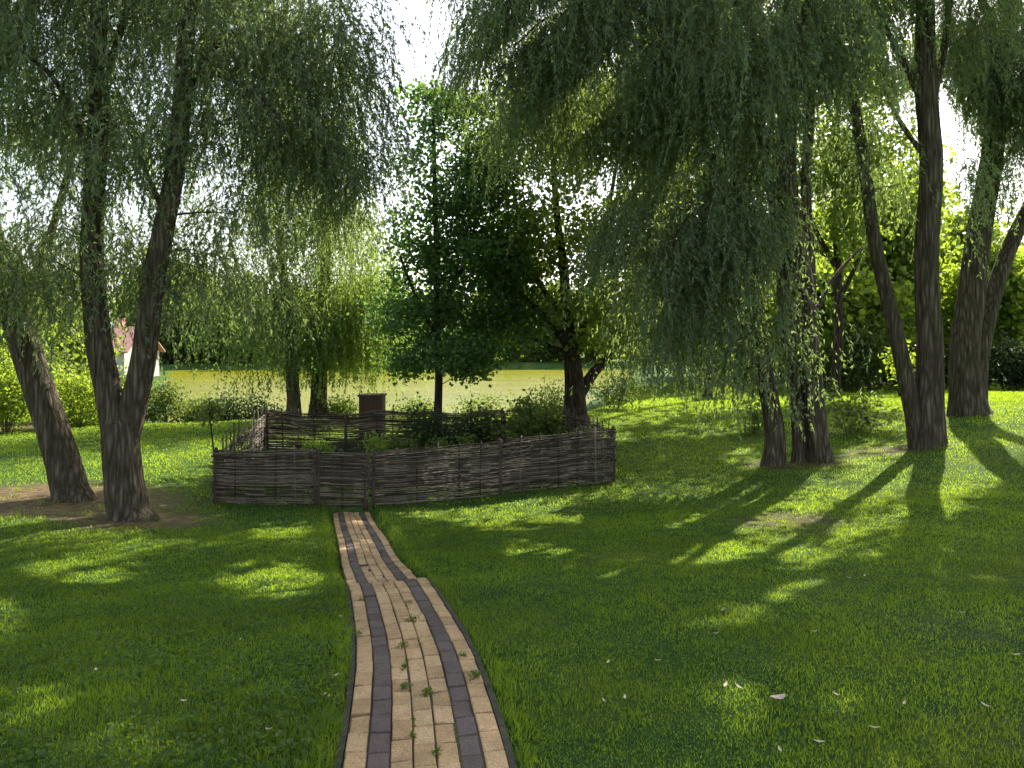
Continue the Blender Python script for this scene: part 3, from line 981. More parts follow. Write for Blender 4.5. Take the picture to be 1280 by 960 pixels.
willow('willow_tree', 'dark upright willow on the right with a second slanting stem from its base', r2,
       [(1070, 20, 14, 50, 60, 1.5), (1130, -170, 14, 150, 90, 3.0), (1190, 60, 14.6, 30, 60, 1.2), (1075, 120, 14.4, 30, 50, .8), (1170, -50, 14, 90, 50, 2)], 170, 26, (.5, 1.5), (.09, .021), 32, spread=.4, droop=.85,
       curtain=[(1050, 60, 14, 30, 60, .8), (1080, 200, 14.3, 24, 40, .5), (1185, 250, 14.6, 20, 40, .5), (1110, 200, 14.5, 20, 50, .5), (1195, 200, 15, 16, 40, .5)], nc2=30)
r3 = [ground_base(px_limb([(1211, 540, 72.2), (1209, 515, 46.4), (1207, 490, 38.7), (1206, 450, 33.5), (1213, 380, 31.0), (1223, 300, 28.4), (1238, 200, 24.9), (1252, 100, 22.4), (1262, 0, 18.9), (1275, -140, 8.6)], 17)),
      px_limb([(1214, 520, 32.4), (1222, 460, 23.4), (1236, 390, 19.8), (1258, 320, 18.0), (1290, 250, 16.2), (1330, 150, 12.6), (1370, 30, 6.3)], 17, .4),
      px_limb([(1256, 70, 12), (1230, 10, 9), (1205, -50, 6)], 17, .8), px_limb([(1245, 160, 10), (1275, 100, 8), (1310, 60, 5)], 17, -1.0)]
willow('willow_tree', 'thick leaning willow at the right edge with two trunks on a grassy mound', r3,
       [(1240, 30, 16.8, 60, 60, 1.8), (1320, 110, 16.5, 60, 70, 1.6), (1260, -150, 17, 150, 90, 3), (1270, 150, 16.6, 22, 40, .8), (1215, 110, 17, 20, 40, .8)], 190, 26, (.6, 1.6), (.095, .022), 32, spread=.4, droop=.85,
       curtain=[(1240, 80, 16.6, 50, 60, 1.0), (1275, 200, 16.4, 20, 40, .6), (1200, 60, 16.6, 22, 50, .6)], nc2=40)


# --- trees of the background
def bg_tree(name, label, px, ybase, Y, ytop, wpx, mat, leaf, n_clump, per, cr, group=None, low=.25, tw=8, do_cull=False, seedw=0):
    b = P(px, ybase, Y)
    b[2] = gz(b[0], b[1])
    yb = HY-F*(b[2]-CZ)/Y
    h = yb-ytop
    limbs = [(np.array([b-[0, 0, .2], b+[0, 0, .01], P(px+rng.normal()*4, yb-h*.4, Y), P(px+rng.normal()*6, yb-h*.7, Y), P(px+rng.normal()*8, yb-h*.93, Y)]), np.array([tw*1.3, tw, tw*.75, tw*.5, tw*.15])*Y/F/2)]
    for j in range(4):
        a = rng.uniform(.25, .6)
        s = (-1) ** j
        limbs.append(px_limb([(px, yb-h*a, tw*.5), (px+s*wpx*.25, yb-h*(a+.12), tw*.35), (px+s*wpx*.42, yb-h*(a+.25), tw*.15)], Y, rng.normal()*wpx*Y/F*.3))
    blobs = []
    for j in range(7):
        f = low+(1-low)*(j+.5)/7
        w = wpx*(.62*math.sin(math.pi*min(.97, .25+.7*(j/6)))+.1)
        blobs.append((px+rng.normal()*wpx*.16, yb-h*f, Y+rng.normal()*wpx*Y/F*.15, w*rng.uniform(.8, 1.15), h*(1-low)*.15, w*Y/F*.8))
    return broadtree(name, label, limbs, blobs, n_clump, per, cr, leaf, mat, group=group, reject=False, do_cull=do_cull, k=8)


BG = [
    (1235, 486, 39, 300, 45, 'bright', 'bushy sunlit tree behind the foot of the leaning right willow'),
    (1160, 486, 52, 230, 60, 'broad', 'distant tree filling the gap behind the dark upright willow'),
    (1010, 486, 38, 330, 45, 'bright', 'low sunlit tree seen past the clustered stems on their right side'),
    (1085, 486, 36, 350, 40, 'bright', 'low sunlit tree left of the slanting stem'),
    (880, 486, 50, 340, 50, 'bright', 'distant pale tree between two sunlit trees at the back'),  # px, base y, Y, top y, half width px, material, label
    (850, 486, 40, 290, 60, 'bright', 'sunlit yellow-green tree behind the hanging curtain of the weeping willow'),
    (915, 484, 46, 310, 55, 'bright', 'sunlit yellow-green tree at the back of the lawn, left of the clustered stems'),
    (1050, 486, 44, 230, 60, 'bright', 'tall sunlit tree seen between the clustered stems and the slanting stem'),
    (1120, 486, 40, 185, 66, 'bright', 'tallest sunlit tree at the back, right behind the dark upright willow'),
    (1195, 486, 46, 260, 50, 'bright', 'sunlit round tree in the gap between the two right-hand willows'),
    (1270, 486, 44, 330, 45, 'broad', 'lower green tree at the right edge behind the leaning willow'),
    (980, 482, 52, 250, 60, 'broad', 'mid-green tree behind the stems of the weeping willow'),
    (1340, 486, 42, 250, 60, 'broad', 'tree half out of view at the far right edge')]
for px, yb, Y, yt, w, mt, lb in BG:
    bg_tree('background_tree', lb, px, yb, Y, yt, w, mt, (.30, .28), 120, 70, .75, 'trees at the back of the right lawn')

FAR = [(175, 330, 26), (215, 352, 20), (243, 345, 22), (275, 372, 22), (312, 360, 28), (355, 372, 24), (395, 365, 28), (440, 372, 26), (478, 366, 26), (515, 376, 28), (560, 370, 30), (605, 372, 30), (650, 366, 34), (700, 372, 34), (750, 362, 34), (800, 366, 34)]
FARL = ['dark rounded tree beyond the pond, directly beside the house', 'pale slim tree beyond the pond, next to the one by the house', 'broad green tree at the left end of the open water',
        'dark rounded tree beyond the open strip of water', 'pale green tree beyond the pond, just left of the weeping pair', 'broad tree beyond the pond, behind the slimmer weeping trunk',
        'dark rounded tree beyond the pond, between the two weeping trunks', 'pale green tree beyond the pond, right of the weeping pair', 'broad tree beyond the pond, above the brown bin',
        'dark rounded tree beyond the pond, left of the maple', 'pale green tree beyond the pond, right behind the maple', 'broad tree beyond the pond, right of the maple',
        'dark rounded tree beyond the pond, left of the stout trunk', 'pale green tree beyond the pond, right behind the stout trunk', 'broad tree beyond the pond, right of the stout trunk',
        'dark rounded tree at the right end of the far bank']
for i, (px, yt, w) in enumerate(FAR):
    bg_tree('far_tree', FARL[i], px, 458, 95+rng.uniform(-2, 6), yt-14, w*1.15, ['broad', 'shrub', 'broad'][i % 3], (.55, .5), 100, 40, 1.0, 'trees along the far pond bank', low=.02, tw=5)

TALL = [(1045, 29, [(1040, 110, 29, 90, 60, 2.6), (1000, 200, 29, 70, 50, 2.4), (1085, 210, 29, 60, 60, 2.4), (1050, 30, 29, 80, 60, 2.6), (1050, 290, 29, 50, 30, 2.)], 'tall leafy tree rising behind the gap between the clustered stems and the slanting stem'),
        (885, 31, [(880, 130, 31, 90, 70, 2.8), (840, 230, 31, 70, 50, 2.4), (930, 230, 31, 60, 60, 2.4), (890, 30, 31, 90, 70, 2.8), (860, 330, 31, 60, 30, 2.2)], 'tall leafy tree hidden behind the curtains of the weeping willow')]
for px, Y, bl, lb in TALL:
    bb = P(px, 480, Y)
    bb[2] = gz(bb[0], bb[1])
    yb = HY-F*(bb[2]-CZ)/Y
    broadtree('tall_tree', lb, [px_limb([(px, yb+8, 16), (px, yb-2, 13), (px+4, yb-110, 10), (px-2, yb-240, 8), (px+3, yb-380, 5), (px, yb-470, 2)], Y),
                                px_limb([(px+4, yb-120, 7), (px+34, yb-190, 5), (px+54, yb-270, 2)], Y, .8), px_limb([(px, yb-160, 7), (px-34, yb-230, 5), (px-50, yb-310, 2)], Y, -.8)],
              bl, 260, 75, .5, (.17, .15), 'broad', reject=False, do_cull=.97, k=10)

LEFTBG = [(-60, 300, 70, 34), (20, 330, 60, 36), (85, 345, 50, 40), (-140, 310, 80, 30)]
for (px, yt, w, Y), lb in zip(LEFTBG, ('tree behind the left shrubs, beyond the frame edge', 'green tree behind the pale shrubs at the left edge', 'green tree behind the shrubs beside the forked willow', 'tree far out at the left beyond the shrubs')):
    bg_tree('background_tree', lb, px, 500, Y, yt, w, 'broad', (.24, .22), 70, 60, .7, 'trees behind the left shrubs', low=.05)


# ------------------------------------------------------------------ shrubs and plants
def shrub(name, label, px, Y, ytop, wpx, mat, leaf, n, cr=.2, group=None, ybase=None, cat='shrub', dep=None, stems=5, do_cull=False, clumps=None):
    x = (px-HX)/F*Y
    z = gz(x, Y)
    yb = HY-F*(z-CZ)/Y
    root = thing(name, label, cat, (x, Y, z), group)
    h = (yb-ytop)*Y/F
    w = wpx*Y/F
    d = dep or w*.8
    sm, lm = MB(), MB()
    nc = clumps or max(8, int(n/60))
    u = rng.normal(size=(nc, 3))
    u /= np.linalg.norm(u, axis=1)[:, None]
    u *= rng.random(nc)[:, None]**.4
    C = np.array([x, Y, z+h*.52])+u*np.array([w, d, h*.5])*.9
    C[:, 2] += .10*h*np.sin(C[:, 0]*3.1+px)
    for c in C[:max(stems, nc//3)]:
        a = np.array([x+(c[0]-x)*.25, Y+(c[1]-Y)*.25, z-.05])
        m_ = (a+c)/2+np.array([0, 0, .1*h])
        t = np.linspace(0, 1, 5)[:, None]
        sm.tube(a*(1-t)**2+2*m_*t*(1-t)+c*t*t, np.linspace(.012, .004, 5), 4, cap=False)
    broad_cloud(lm, C, max(4, n//nc), cr, leaf, .75, do_cull, .5)
    sm.build('stems', M['twig'], root)
    lm.build('foliage', M[mat], root, False)
    return root


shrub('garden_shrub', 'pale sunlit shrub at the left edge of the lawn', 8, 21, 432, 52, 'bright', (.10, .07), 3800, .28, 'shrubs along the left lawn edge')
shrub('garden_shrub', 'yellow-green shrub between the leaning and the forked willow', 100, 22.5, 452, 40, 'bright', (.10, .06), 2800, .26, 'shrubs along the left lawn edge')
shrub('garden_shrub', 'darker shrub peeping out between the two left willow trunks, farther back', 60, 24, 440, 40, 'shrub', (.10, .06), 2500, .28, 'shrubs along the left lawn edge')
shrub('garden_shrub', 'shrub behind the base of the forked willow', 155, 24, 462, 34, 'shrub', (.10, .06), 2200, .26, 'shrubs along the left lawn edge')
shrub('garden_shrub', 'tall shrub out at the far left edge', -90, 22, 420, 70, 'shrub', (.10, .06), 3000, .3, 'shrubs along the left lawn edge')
for px, yt, w, lb in [(205, 486, 30, 'leafy bank shrub beside the right stem of the forked willow'), (245, 491, 24, 'bank shrub just above the lit strip of left lawn'),
                      (285, 494, 26, 'low dark bank shrub above the left corner of the fence'), (325, 494, 26, 'low dark bank shrub left of the weeping pair'),
                      (425, 497, 20, 'small bank shrub between the ivy-dark trunk and the brown box')]:
    shrub('bank_shrub', lb, px, 25+rng.uniform(-.8, .6), yt, w, 'shrub' if px < 260 or px > 400 else 'darkshrub', (.09, .065), 1700, .22, 'shrubs on the near pond bank')
for px, yt, w, lb in [(520, 506, 30, 'low bank shrub under the maple, left of its trunk'), (600, 497, 28, 'sunlit bank shrub right of the maple trunk'), (660, 503, 28, 'bank shrub left of the stout trunk'),
                      (770, 470, 30, 'bank shrub right of the stout trunk'), (690, 478, 22, 'feathery bank shrub just behind the stout trunk')]:
    shrub('bank_shrub', lb, px, 24.8+rng.uniform(-.6, .6), yt, w, 'shrub', (.09, .06), 1300, .24, 'shrubs on the near pond bank')
# right lawn
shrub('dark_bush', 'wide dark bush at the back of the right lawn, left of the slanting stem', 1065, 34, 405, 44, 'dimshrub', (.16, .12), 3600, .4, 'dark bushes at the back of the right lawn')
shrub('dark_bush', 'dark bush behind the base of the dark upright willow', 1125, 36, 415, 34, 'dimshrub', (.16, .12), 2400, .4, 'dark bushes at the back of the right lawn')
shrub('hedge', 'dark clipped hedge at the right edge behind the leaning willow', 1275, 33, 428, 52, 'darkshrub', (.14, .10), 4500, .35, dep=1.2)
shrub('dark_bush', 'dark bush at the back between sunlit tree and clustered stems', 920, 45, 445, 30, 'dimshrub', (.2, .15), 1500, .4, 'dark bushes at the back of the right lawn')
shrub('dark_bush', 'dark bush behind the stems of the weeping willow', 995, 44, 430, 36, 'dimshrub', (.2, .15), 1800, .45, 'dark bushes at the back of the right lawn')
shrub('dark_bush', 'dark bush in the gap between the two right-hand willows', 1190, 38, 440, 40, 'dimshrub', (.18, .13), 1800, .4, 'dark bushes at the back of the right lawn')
shrub('leafy_bush', 'small broad-leaved bush right of the clustered willow stems', 1062, 17, 487, 34, 'shrub', (.13, .08), 420, .24)
shrub('leafy_bush', 'small sparse bush left of the clustered willow stems', 942, 18, 480, 20, 'shrub', (.12, .075), 220, .2)
# fenced garden
shrub('herb_plant', 'fresh light green leafy plant inside the fence, behind its front left panel', 397, 14.4, 541, 19, 'herb', (.07, .045), 700, .10, cat='garden plant')
shrub('herb_plant', 'low green plant seen in the gap beside the gate', 470, 15, 541, 16, 'herb', (.09, .03), 380, .09, cat='garden plant')
for px, lb in [(505, 'low green plant row start behind the long front panel'), (545, 'low green plant in the middle behind the long front panel'), (590, 'low green plant near the post of the long front panel')]:
    shrub('herb_plant', lb, px, 15.2, 543, 20, 'shrub', (.08, .04), 420, .10, cat='garden plant')
shrub('garden_bush', 'dark bush climbing along the inside of the back fence, left part', 535, 17.2, 515, 38, 'darkshrub', (.08, .055), 1300, .14, 'bushes inside the fence', cat='garden plant')
shrub('garden_bush', 'dark bush along the inside of the back fence, right part', 592, 17.2, 510, 32, 'darkshrub', (.08, .055), 1200, .14, 'bushes inside the fence', cat='garden plant')
shrub('garden_bush', 'tall leafy green bush inside the right end of the fence', 655, 16.6, 502, 24, 'shrub', (.10, .06), 900, .14, 'bushes inside the fence', cat='garden plant')
shrub('garden_bush', 'leafy green bush next to the stout trunk inside the fence', 692, 17, 508, 20, 'shrub', (.10, .06), 800, .14, 'bushes inside the fence', cat='garden plant')


def sapling(name, label, px, Y, ybt, ytop, rpx, mat, tw, n, leaf, group=None):
    x = (px-HX)/F*Y
    z = gz(x, Y)
    root = thing(name, label, 'young tree', (x, Y, z), group)
    tm, lm = MB(), MB()
    top = P(px-2, ytop, Y)
    t = np.linspace(0, 1, 8)[:, None]
    a = np.array([x, Y, z-.1])
    tm.tube(a*(1-t)+top*t+np.array([[.03*math.sin(5*v), .02*math.sin(4*v), 0] for v in t[:, 0]]), np.linspace(tw*Y/F/2, tw*Y/F/5, 8), 7)
    r = rpx*Y/F
    c = P(px-2, (ybt+ytop)/2, Y)
    hh = (ybt-ytop)*Y/F/2
    u = rng.normal(size=(14, 3))
    u /= np.linalg.norm(u, axis=1)[:, None]
    C = c+u*rng.random((14, 1))**.4*np.array([r, r, hh])
    for q in C:
        tt = np.linspace(0, 1, 4)[:, None]
        s0 = np.array([c[0], c[1], c[2]-hh*.6])
        tm.tube(s0*(1-tt)+q*tt, np.linspace(.006, .003, 4), 3, cap=False)
    broad_cloud(lm, C, n//14, r*.3, leaf, .8, False)
    tm.build('trunk', M['bark_dark'], root)
    lm.build('crown', M[mat], root, False)


sapling('sapling', 'small lollipop sapling on a thin stem at the left corner of the fence', 266, 13.2, 530, 500, 13, 'shrub', 3, 220, (.07, .045))
sapling('sapling', 'young tree with thin stem on the sunny back lawn, left of the clustered stems', 904, 32, 474, 420, 26, 'bright', 4, 420, (.18, .13), 'young trees on the back lawn')
sapling('sapling', 'young tree with thin stem left of the dark upright willow', 1125, 27, 482, 430, 22, 'bright', 5, 380, (.15, .11), 'young trees on the back lawn')


# ------------------------------------------------------------------ wattle fence
def fence_run(name, label, A, B, ha, hb, cat='fence', loose=0.0, posts=(0, 1), stake_up=(.02, .07), pitch=.0128, rod=.0086, bow=0.0, sag=0.008, mid=None):
    A = np.array(A, float)
    B = np.array(B, float)
    Lr = np.linalg.norm(B-A)
    t = (B-A)/Lr
    nrm = np.array([-t[1], t[0]])

    def base(s):
        return A+t*s+nrm*bow*math.sin(math.pi*s/Lr)
    za, zb = float(g0(*A)[0]), float(g0(*B)[0])

    def gnd(s):
        q = base(s)
        return float(g0(q[0], q[1])[0])
    ss = np.linspace(0, Lr, 12)
    gg = np.array([gnd(s) for s in ss])
    root = thing(name, label, cat, (*A, za))
    sp = .36
    ns = max(2, int(round(Lr/sp)))
    sp = Lr/ns
    weave = MB()

    def topz(s):
        return np.interp(s, [0, Lr], [ha, hb])+sag*math.sin(s*2.1+A[0]*3)+sag*.6*math.sin(s*5.3)
    rows = int(max(ha, hb)/pitch)
    for r in range(rows):
        s = -random.uniform(0, .08)
        while s < Lr:
            ln = random.uniform(1.2, 2.8)
            e = min(s+ln, Lr+random.uniform(0, .05))
            if loose and random.random() < loose:
                s = e
                continue
            n = max(4, int((e-s)/.07))
            sv = np.linspace(s, e, n)
            ja, jb = random.gauss(0, .006), random.gauss(0, .006)
            rr = rod*random.uniform(.65, 1.3)
            ph = random.uniform(0, 6)
            pts = []
            for i, v in enumerate(sv):
                vc = min(max(v, 0), Lr)
                q = base(vc)+t*(v-vc)
                o = .018*math.cos(math.pi*v/sp+r*math.pi)
                q = q+nrm*o
                f = (r+.5)/rows
                hz = f*topz(vc)+ja+(jb-ja)*(i/n)+.004*math.sin(v*5+ph)*(1+8*loose)
                pts.append((q[0], q[1], np.interp(vc, ss, gg)+max(.008, hz)))
            weave.tube(pts, np.linspace(rr, rr*.7, n), 5, rnd=random.random())
            s = e-random.uniform(0, .1)
    weave.build('woven_panel', M['wattle'], root)
    for i in range(ns+1):
        s = i*sp
        q = base(s)
        z = float(np.interp(s, ss, gg))
        isp = any(abs(f*Lr-s) < sp*.51 for f in posts)
        up = random.uniform(*stake_up)
        m = MB()
        h = float(topz(s))+up
        r_ = .034 if isp else random.uniform(.012, .018)
        if isp:
            h = float(topz(s))+.035
        lx, ly = random.gauss(0, .015+.1*loose), random.gauss(0, .015+.06*loose)
        tt = np.linspace(0, 1, 6)
        m.tube([(q[0]+lx*v*v, q[1]+ly*v*v, z-.1+(h+.1)*v) for v in tt], np.linspace(r_*1.05, r_*.85, 6), 10 if isp else 7, .05, random.random())
        m.build('post' if isp else 'stake', M['post'] if isp else M['wattle'], root)
    return root


def xy(px, Y):
    return ((px-HX)/F*Y, Y)


FH = .885
fence_run('wattle_fence', 'short woven wattle fence section left of the gate', xy(269, 12.5), xy(394, 12.5), .86, .90)
fence_run('wattle_gate', 'woven wattle gate panel where the brick path ends', xy(399, 12.5), xy(457, 12.45), .88, .86, cat='gate', posts=(0, 1), sag=.006)
fence_run('wattle_fence', 'long woven wattle fence section right of the gate, with a post in its middle', xy(467, 12.5), xy(767, 13.8), .89, .97, posts=(0, .52, 1), bow=-.05)
fence_run('wattle_fence', 'left side of the woven fence with ragged stakes sticking up', xy(273, 12.6), xy(333, 18), .84, .80, loose=.06, stake_up=(.08, .30), pitch=.021, rod=.0125, sag=.04)
fence_run('wattle_fence', 'gappy back section of the woven fence facing the pond', xy(334, 18), xy(628, 18), .86, .90, loose=0.0, stake_up=(.03, .12), pitch=.0175, rod=.0125, sag=.03, posts=(0, .33, .66, 1))
fence_run('wattle_fence', 'right side of the woven fence near the stout trunk', xy(765, 13.9), xy(706, 17.8), .93, .9, loose=.15, stake_up=(.04, .14), pitch=.026, rod=.012)
fence_run('wattle_fence', 'short back corner section of the woven fence behind the leafy bushes', xy(632, 18.05), xy(702, 17.85), .84, .9, loose=.3, stake_up=(.04, .14), pitch=.03, rod=.013)

# soil of the garden bed inside the fence: a sheet just over the lawn
mb = MB()
u = np.linspace(0, 1, 14)
v = np.linspace(0, 1, 12)
pts = []
for b in v:
    for a_ in u:
        Y = 14.3+b*3.3
        x0, x1 = xy(300+b*40, Y)[0], xy(738-b*30, Y)[0]
        x = x0+(x1-x0)*a_
        pts.append((x, Y, gz(x, Y)+.012+.03*math.sin(a_*3.14)*math.sin(b*3.14)))
idx = np.arange(14*12).reshape(12, 14)
mb.add(pts, np.stack([idx[:-1, :-1], idx[:-1, 1:], idx[1:, 1:], idx[1:, :-1]], -1).reshape(-1, 4))
tag(mb.build('soil_bed', M['soil']), kind='structure', label='dark soil bed inside the wattle fence')

# ------------------------------------------------------------------ brown wooden bin behind the fence
bx, by = xy(465.5, 19.6)
bz = gz(bx, by)
ztop = P(0, 492.5, 19.6)[2]
root = thing('wooden_bin', 'square dark brown wooden bin standing behind the back fence by the pond', 'bin', (bx, by, bz))
m = MB()
H = ztop-bz-.05
for sx, sy, rz in ((0, -.25, 0), (0, .25, 0), (-.25, 0, math.pi/2), (.25, 0, math.pi/2)):
    for j in range(5):
        o = (j-2)*.1
        c = (bx+(o*1.12 if sx == 0 else sx*1.12), by+(o*1.12 if sy == 0 else sy*1.12), bz+H/2)
        m.box(c, (.106, .022, H), rz, .003, random.random())
m.build('boards', M['boxwood'], root, False)
m = MB()
m.box((bx, by, ztop-.025), (.64, .64, .05), 0, .008)
m.build('lid', M['boxwood'], root, False)
m = MB()
for sx in (-1, 1):
    for sy in (-1, 1):
        m.box((bx+sx*.24, by+sy*.24, bz+H/2-.02), (.05, .05, H), 0, .003)
m.build('corner_posts', M['boxwood'], root, False)

# ------------------------------------------------------------------ house over the pond
hx, hy = xy(124, 62)
hz = gz(hx, hy)
house = thing('house', 'white house with a pinkish tiled roof beyond the left willows', 'house', (hx, hy, hz))
W2, D2, HW = 3.5, 2.8, 1.8
w = MB()
for c, s in (((hx, hy-D2, hz+HW/2-.2), (2*W2, .25, HW+.4)), ((hx, hy+D2, hz+HW/2-.2), (2*W2, .25, HW+.4)), ((hx-W2+.125, hy, hz+HW/2-.2), (.25, 2*D2-.26, HW+.4)), ((hx+W2-.125, hy, hz+HW/2-.2), (.25, 2*D2-.26, HW+.4))):
    w.box(c, s)
rz_ = hz+HW
for sx in (-1, 1):
    x = hx+sx*(W2-.14)
    w.add([(x, hy-D2, rz_), (x, hy+D2, rz_), (x, hy, rz_+1.7)], tris=[(0, 1, 2)])
w.build('wall', M['wall'], house, False)
r = MB()
for sy in (-1, 1):
    a, b = np.array([0, sy*(D2+.45), rz_-.2]), np.array([0, 0, rz_+1.8])
    v = []
    for th in (0, .12):
        for x in (hx-W2-.4, hx+W2+.4):
            v += [(x, hy+a[1], a[2]+th), (x, hy+b[1], b[2]+th)]
    r.add(v, [(0, 1, 3, 2), (4, 6, 7, 5), (0, 2, 6, 4), (1, 5, 7, 3), (0, 4, 5, 1), (2, 3, 7, 6)])
roof = r.build('roof', M['rooftile'], house, False)
m = MB()
m.box((hx+1.4, hy+.6, rz_+1.9), (.6, .6, 1.4))
m.build('chimney', M['rooftile'], roof, False)
for ox in (-2.6, -.2, 2.3):
    m = MB()
    fy = hy-D2-.13
    for c, s in (((ox, 0, 1.55), (1.3, .08, .1)), ((ox, 0, .75), (1.3, .08, .1)), ((ox-.6, 0, 1.15), (.1, .08, .7)), ((ox+.6, 0, 1.15), (.1, .08, .7)), ((ox, 0, 1.15), (.06, .07, .7))):
        m.box((hx+c[0], fy-.03, hz+c[2]), s)
    fr = m.build('window', M['frame'], house, False)
    m = MB()
    m.box((hx+ox, fy, hz+1.15), (1.12, .04, .7))
    m.build('pane', M['glass'], fr, False)


# ------------------------------------------------------------------ grass
def grass_points(n, y0, y1, k):
    # density falls with distance
    y = (rng.random(n)*(y1**k-y0**k)+y0**k)**(1/k)
    x = rng.uniform(-1, 1, n)*(.78*y+1.0)
    return x, y


def in_poly(x, y, poly):
    c = np.zeros(len(x), bool)
    n = len(poly)
    for i in range(n):
        x0, y0 = poly[i]
        x1, y1 = poly[(i+1) % n]
        cond = ((y0 > y) != (y1 > y))
        xi = (x1-x0)*(y-y0)/((y1-y0) if y1 != y0 else 1e-9)+x0
        c ^= cond & (x < xi)
    return c


BED = [xy(273, 12.6), xy(765, 13.9), xy(706, 17.8), xy(333, 18)]


def keep_grass(x, y):
    d = np.abs(x-path_x(y))
    hw = np.where(y < 6.76, .374, .322)
    k = (d > hw) | (y > 12.7)
    k &= ~(in_poly(x, y, BED) & (y > 14.2))
    k &= pond_depth(x, y) < -1.0
    k &= rng.random(len(x)) > dryness(x, y)*1.5*(.65+.5*nz(x, y, 4.0, 2))
    return k


gm = MB()
for n, y0, y1, k, ll in ((430000, 2.2, 12, .9, 1.0), (470000, 8.8, 40, .8, 1.0)):
    x, y = grass_points(n, y0, y1, k)
    kk = keep_grass(x, y)
    kk &= rng.random(len(x)) > (sstep(8.5, 12, y) if y0 < 5 else 1-sstep(8.8, 10.5, y))
    x, y = x[kk], y[kk]
    N = len(x)
    z = G(x, y)
    gr = np.maximum(1, y/6.5)
    # tufts: height varies in patches
    patch = .75+.38*nz(x, y, 1.7, 3)+.32*nz(x, y, 7., 1)
    for bx_, by_ in ((-6.95, 12), (-5.45, 11), (4.78, 14), (5.3, 14.15), (5.6, 13.95), (7.7, 14.2), (10.1, 17), (1.75, 21)):
        patch = patch+1.1*np.exp(-(np.hypot(x-bx_, y-by_)/.45)**4)*(rng.random(N) < .6)
    edge = 1+1.1*np.exp(-(np.abs(np.abs(x-path_x(y))-.40)/.08)**2)*(y < 12.5)
    left = 1+.35*(x < path_x(y))*(y < 7)
    L = .028*rng.uniform(.5, 1.5, N)*np.clip(patch, .4, 2.2)*edge*left*np.minimum(1.8, gr**.5)
    wd = .0046*rng.uniform(.6, 1.3, N)*gr**1.15
    th = rng.uniform(0, 6.283, N)
    b = np.stack([x, y, z-.003], 1)
    sdir = np.stack([np.cos(th), np.sin(th), 0*th], 1)
    lean = rng.normal(size=(N, 3))*.42
    lean[:, 2] = 0
    tip = b+L[:, None]*(np.array([0, 0, 1.])+lean)
    midp = b+L[:, None]*(np.array([0, 0, .55])+lean*.3)
    V = np.stack([b-sdir*wd[:, None]*.5, b+sdir*wd[:, None]*.5, midp+sdir*wd[:, None]*.42, tip, midp-sdir*wd[:, None]*.42], 1)
    i5 = np.arange(N)[:, None]*5
    rnd = np.clip(rng.normal(.45, .2, N)+.25*dryness(x, y)+.30*nz(x, y, .9, 6)+.22*nz(x, y, 3.1, 2), 0, 1)
    gm.add(V.reshape(-1, 3), i5+np.array([[0, 1, 2, 4]]), i5+np.array([[4, 2, 3]]), rnd, rnd)
tag(gm.build('grass', M['grass'], None, False), 'short green mown grass covering the lawn', None, None, 'stuff')

# clover and broad-leaved weeds in the turf left of the path
cm = MB()
n = 26000
x, y = grass_points(n, 2.3, 7.0, 1.0)
k = keep_grass(x, y) & (x < path_x(y)-.36) & (nz(x, y, 2.2, 5) > -.25)
x, y = x[k], y[k]
n = len(x)
z = G(x, y)+rng.uniform(.015, .055, n)
d = rng.normal(size=(n, 3))
d[:, 2] *= .35
nn = rng.normal(size=(n, 3))*.4+np.array([0, 0, 1])
s = rng.uniform(.7, 1.3, n)
cm.leaves(np.stack([x, y, z], 1), d, nn, .026*s, .024*s, True)
tag(cm.build('ground_cover', M['clover'], None, False), 'clover and broad-leaved weeds in the turf left of the path', None, None, 'stuff')


# ------------------------------------------------------------------ weeds in the path joints, fallen leaves
def ray_ground(px, py):
    lo, hi = 1.5, 60.0
    Y = lo
    while Y < hi:
        p = P(px, py, Y)
        if p[2] <= gq(p[:1], p[1:2])[0]:
            break
        Y += .01
    return P(px, py, Y)


def weed(label, px, py, wpx, n, Lf=.019):
    n = int(n*1.7)
    p = ray_ground(px, py)
    s = p[1]/F
    z = float(g0(p[0], p[1])[0])+(.012 if p[1] < 6.75 else -.073)
    root = thing('weed_tuft', label, 'weed', (p[0], p[1], z), 'weeds in the joints of the brick path')
    lm = MB()
    c = np.stack([p[0]+rng.normal(size=n)*wpx*s*.42, p[1]+rng.normal(size=n)*wpx*s*.8, np.full(n, z)+rng.uniform(0, .012, n)], 1)
    d = rng.normal(size=(n, 3))
    d[:, 2] = np.abs(d[:, 2])*.5+.1
    nn = rng.normal(size=(n, 3))*.4+np.array([0, 0, 1])
    lm.leaves(c, d, nn, Lf*rng.uniform(.6, 1.2, n), Lf*.42*rng.uniform(.7, 1.2, n), True)
    lm.build('foliage', M['clover'], root, False)


for lb, px, py, w, n in [('widest weed tuft, on the centre bricks of the near path', 515, 774, 12, 60), ('weed tuft on the left joint below the widest tuft', 503, 806, 7, 34),
                         ('small weed tuft in the left joint halfway down the near path', 505, 832, 5, 26), ('weed tuft between centre bricks below the halfway tuft', 507, 853, 7, 34),
                         ('weed tuft in the right joint of the centre bricks', 534, 862, 7, 40), ('weed tuft at the right kerb of the near path', 594, 846, 9, 55),
                         ('tiny weed on the right outer bricks', 578, 815, 6, 22), ('tiny weed at the top of the near path', 512, 752, 5, 18),
                         ('tiny weed on the left outer bricks', 448, 786, 5, 18), ('tiny weed in the left joint at the bottom of the photo', 516, 918, 4, 16),
                         ('weed tuft in the joint near the bottom right of the path', 546, 942, 5, 20), ('weed at left outer bricks near the step', 452, 746, 5, 18)]:
    weed(lb, px, py, w, n)


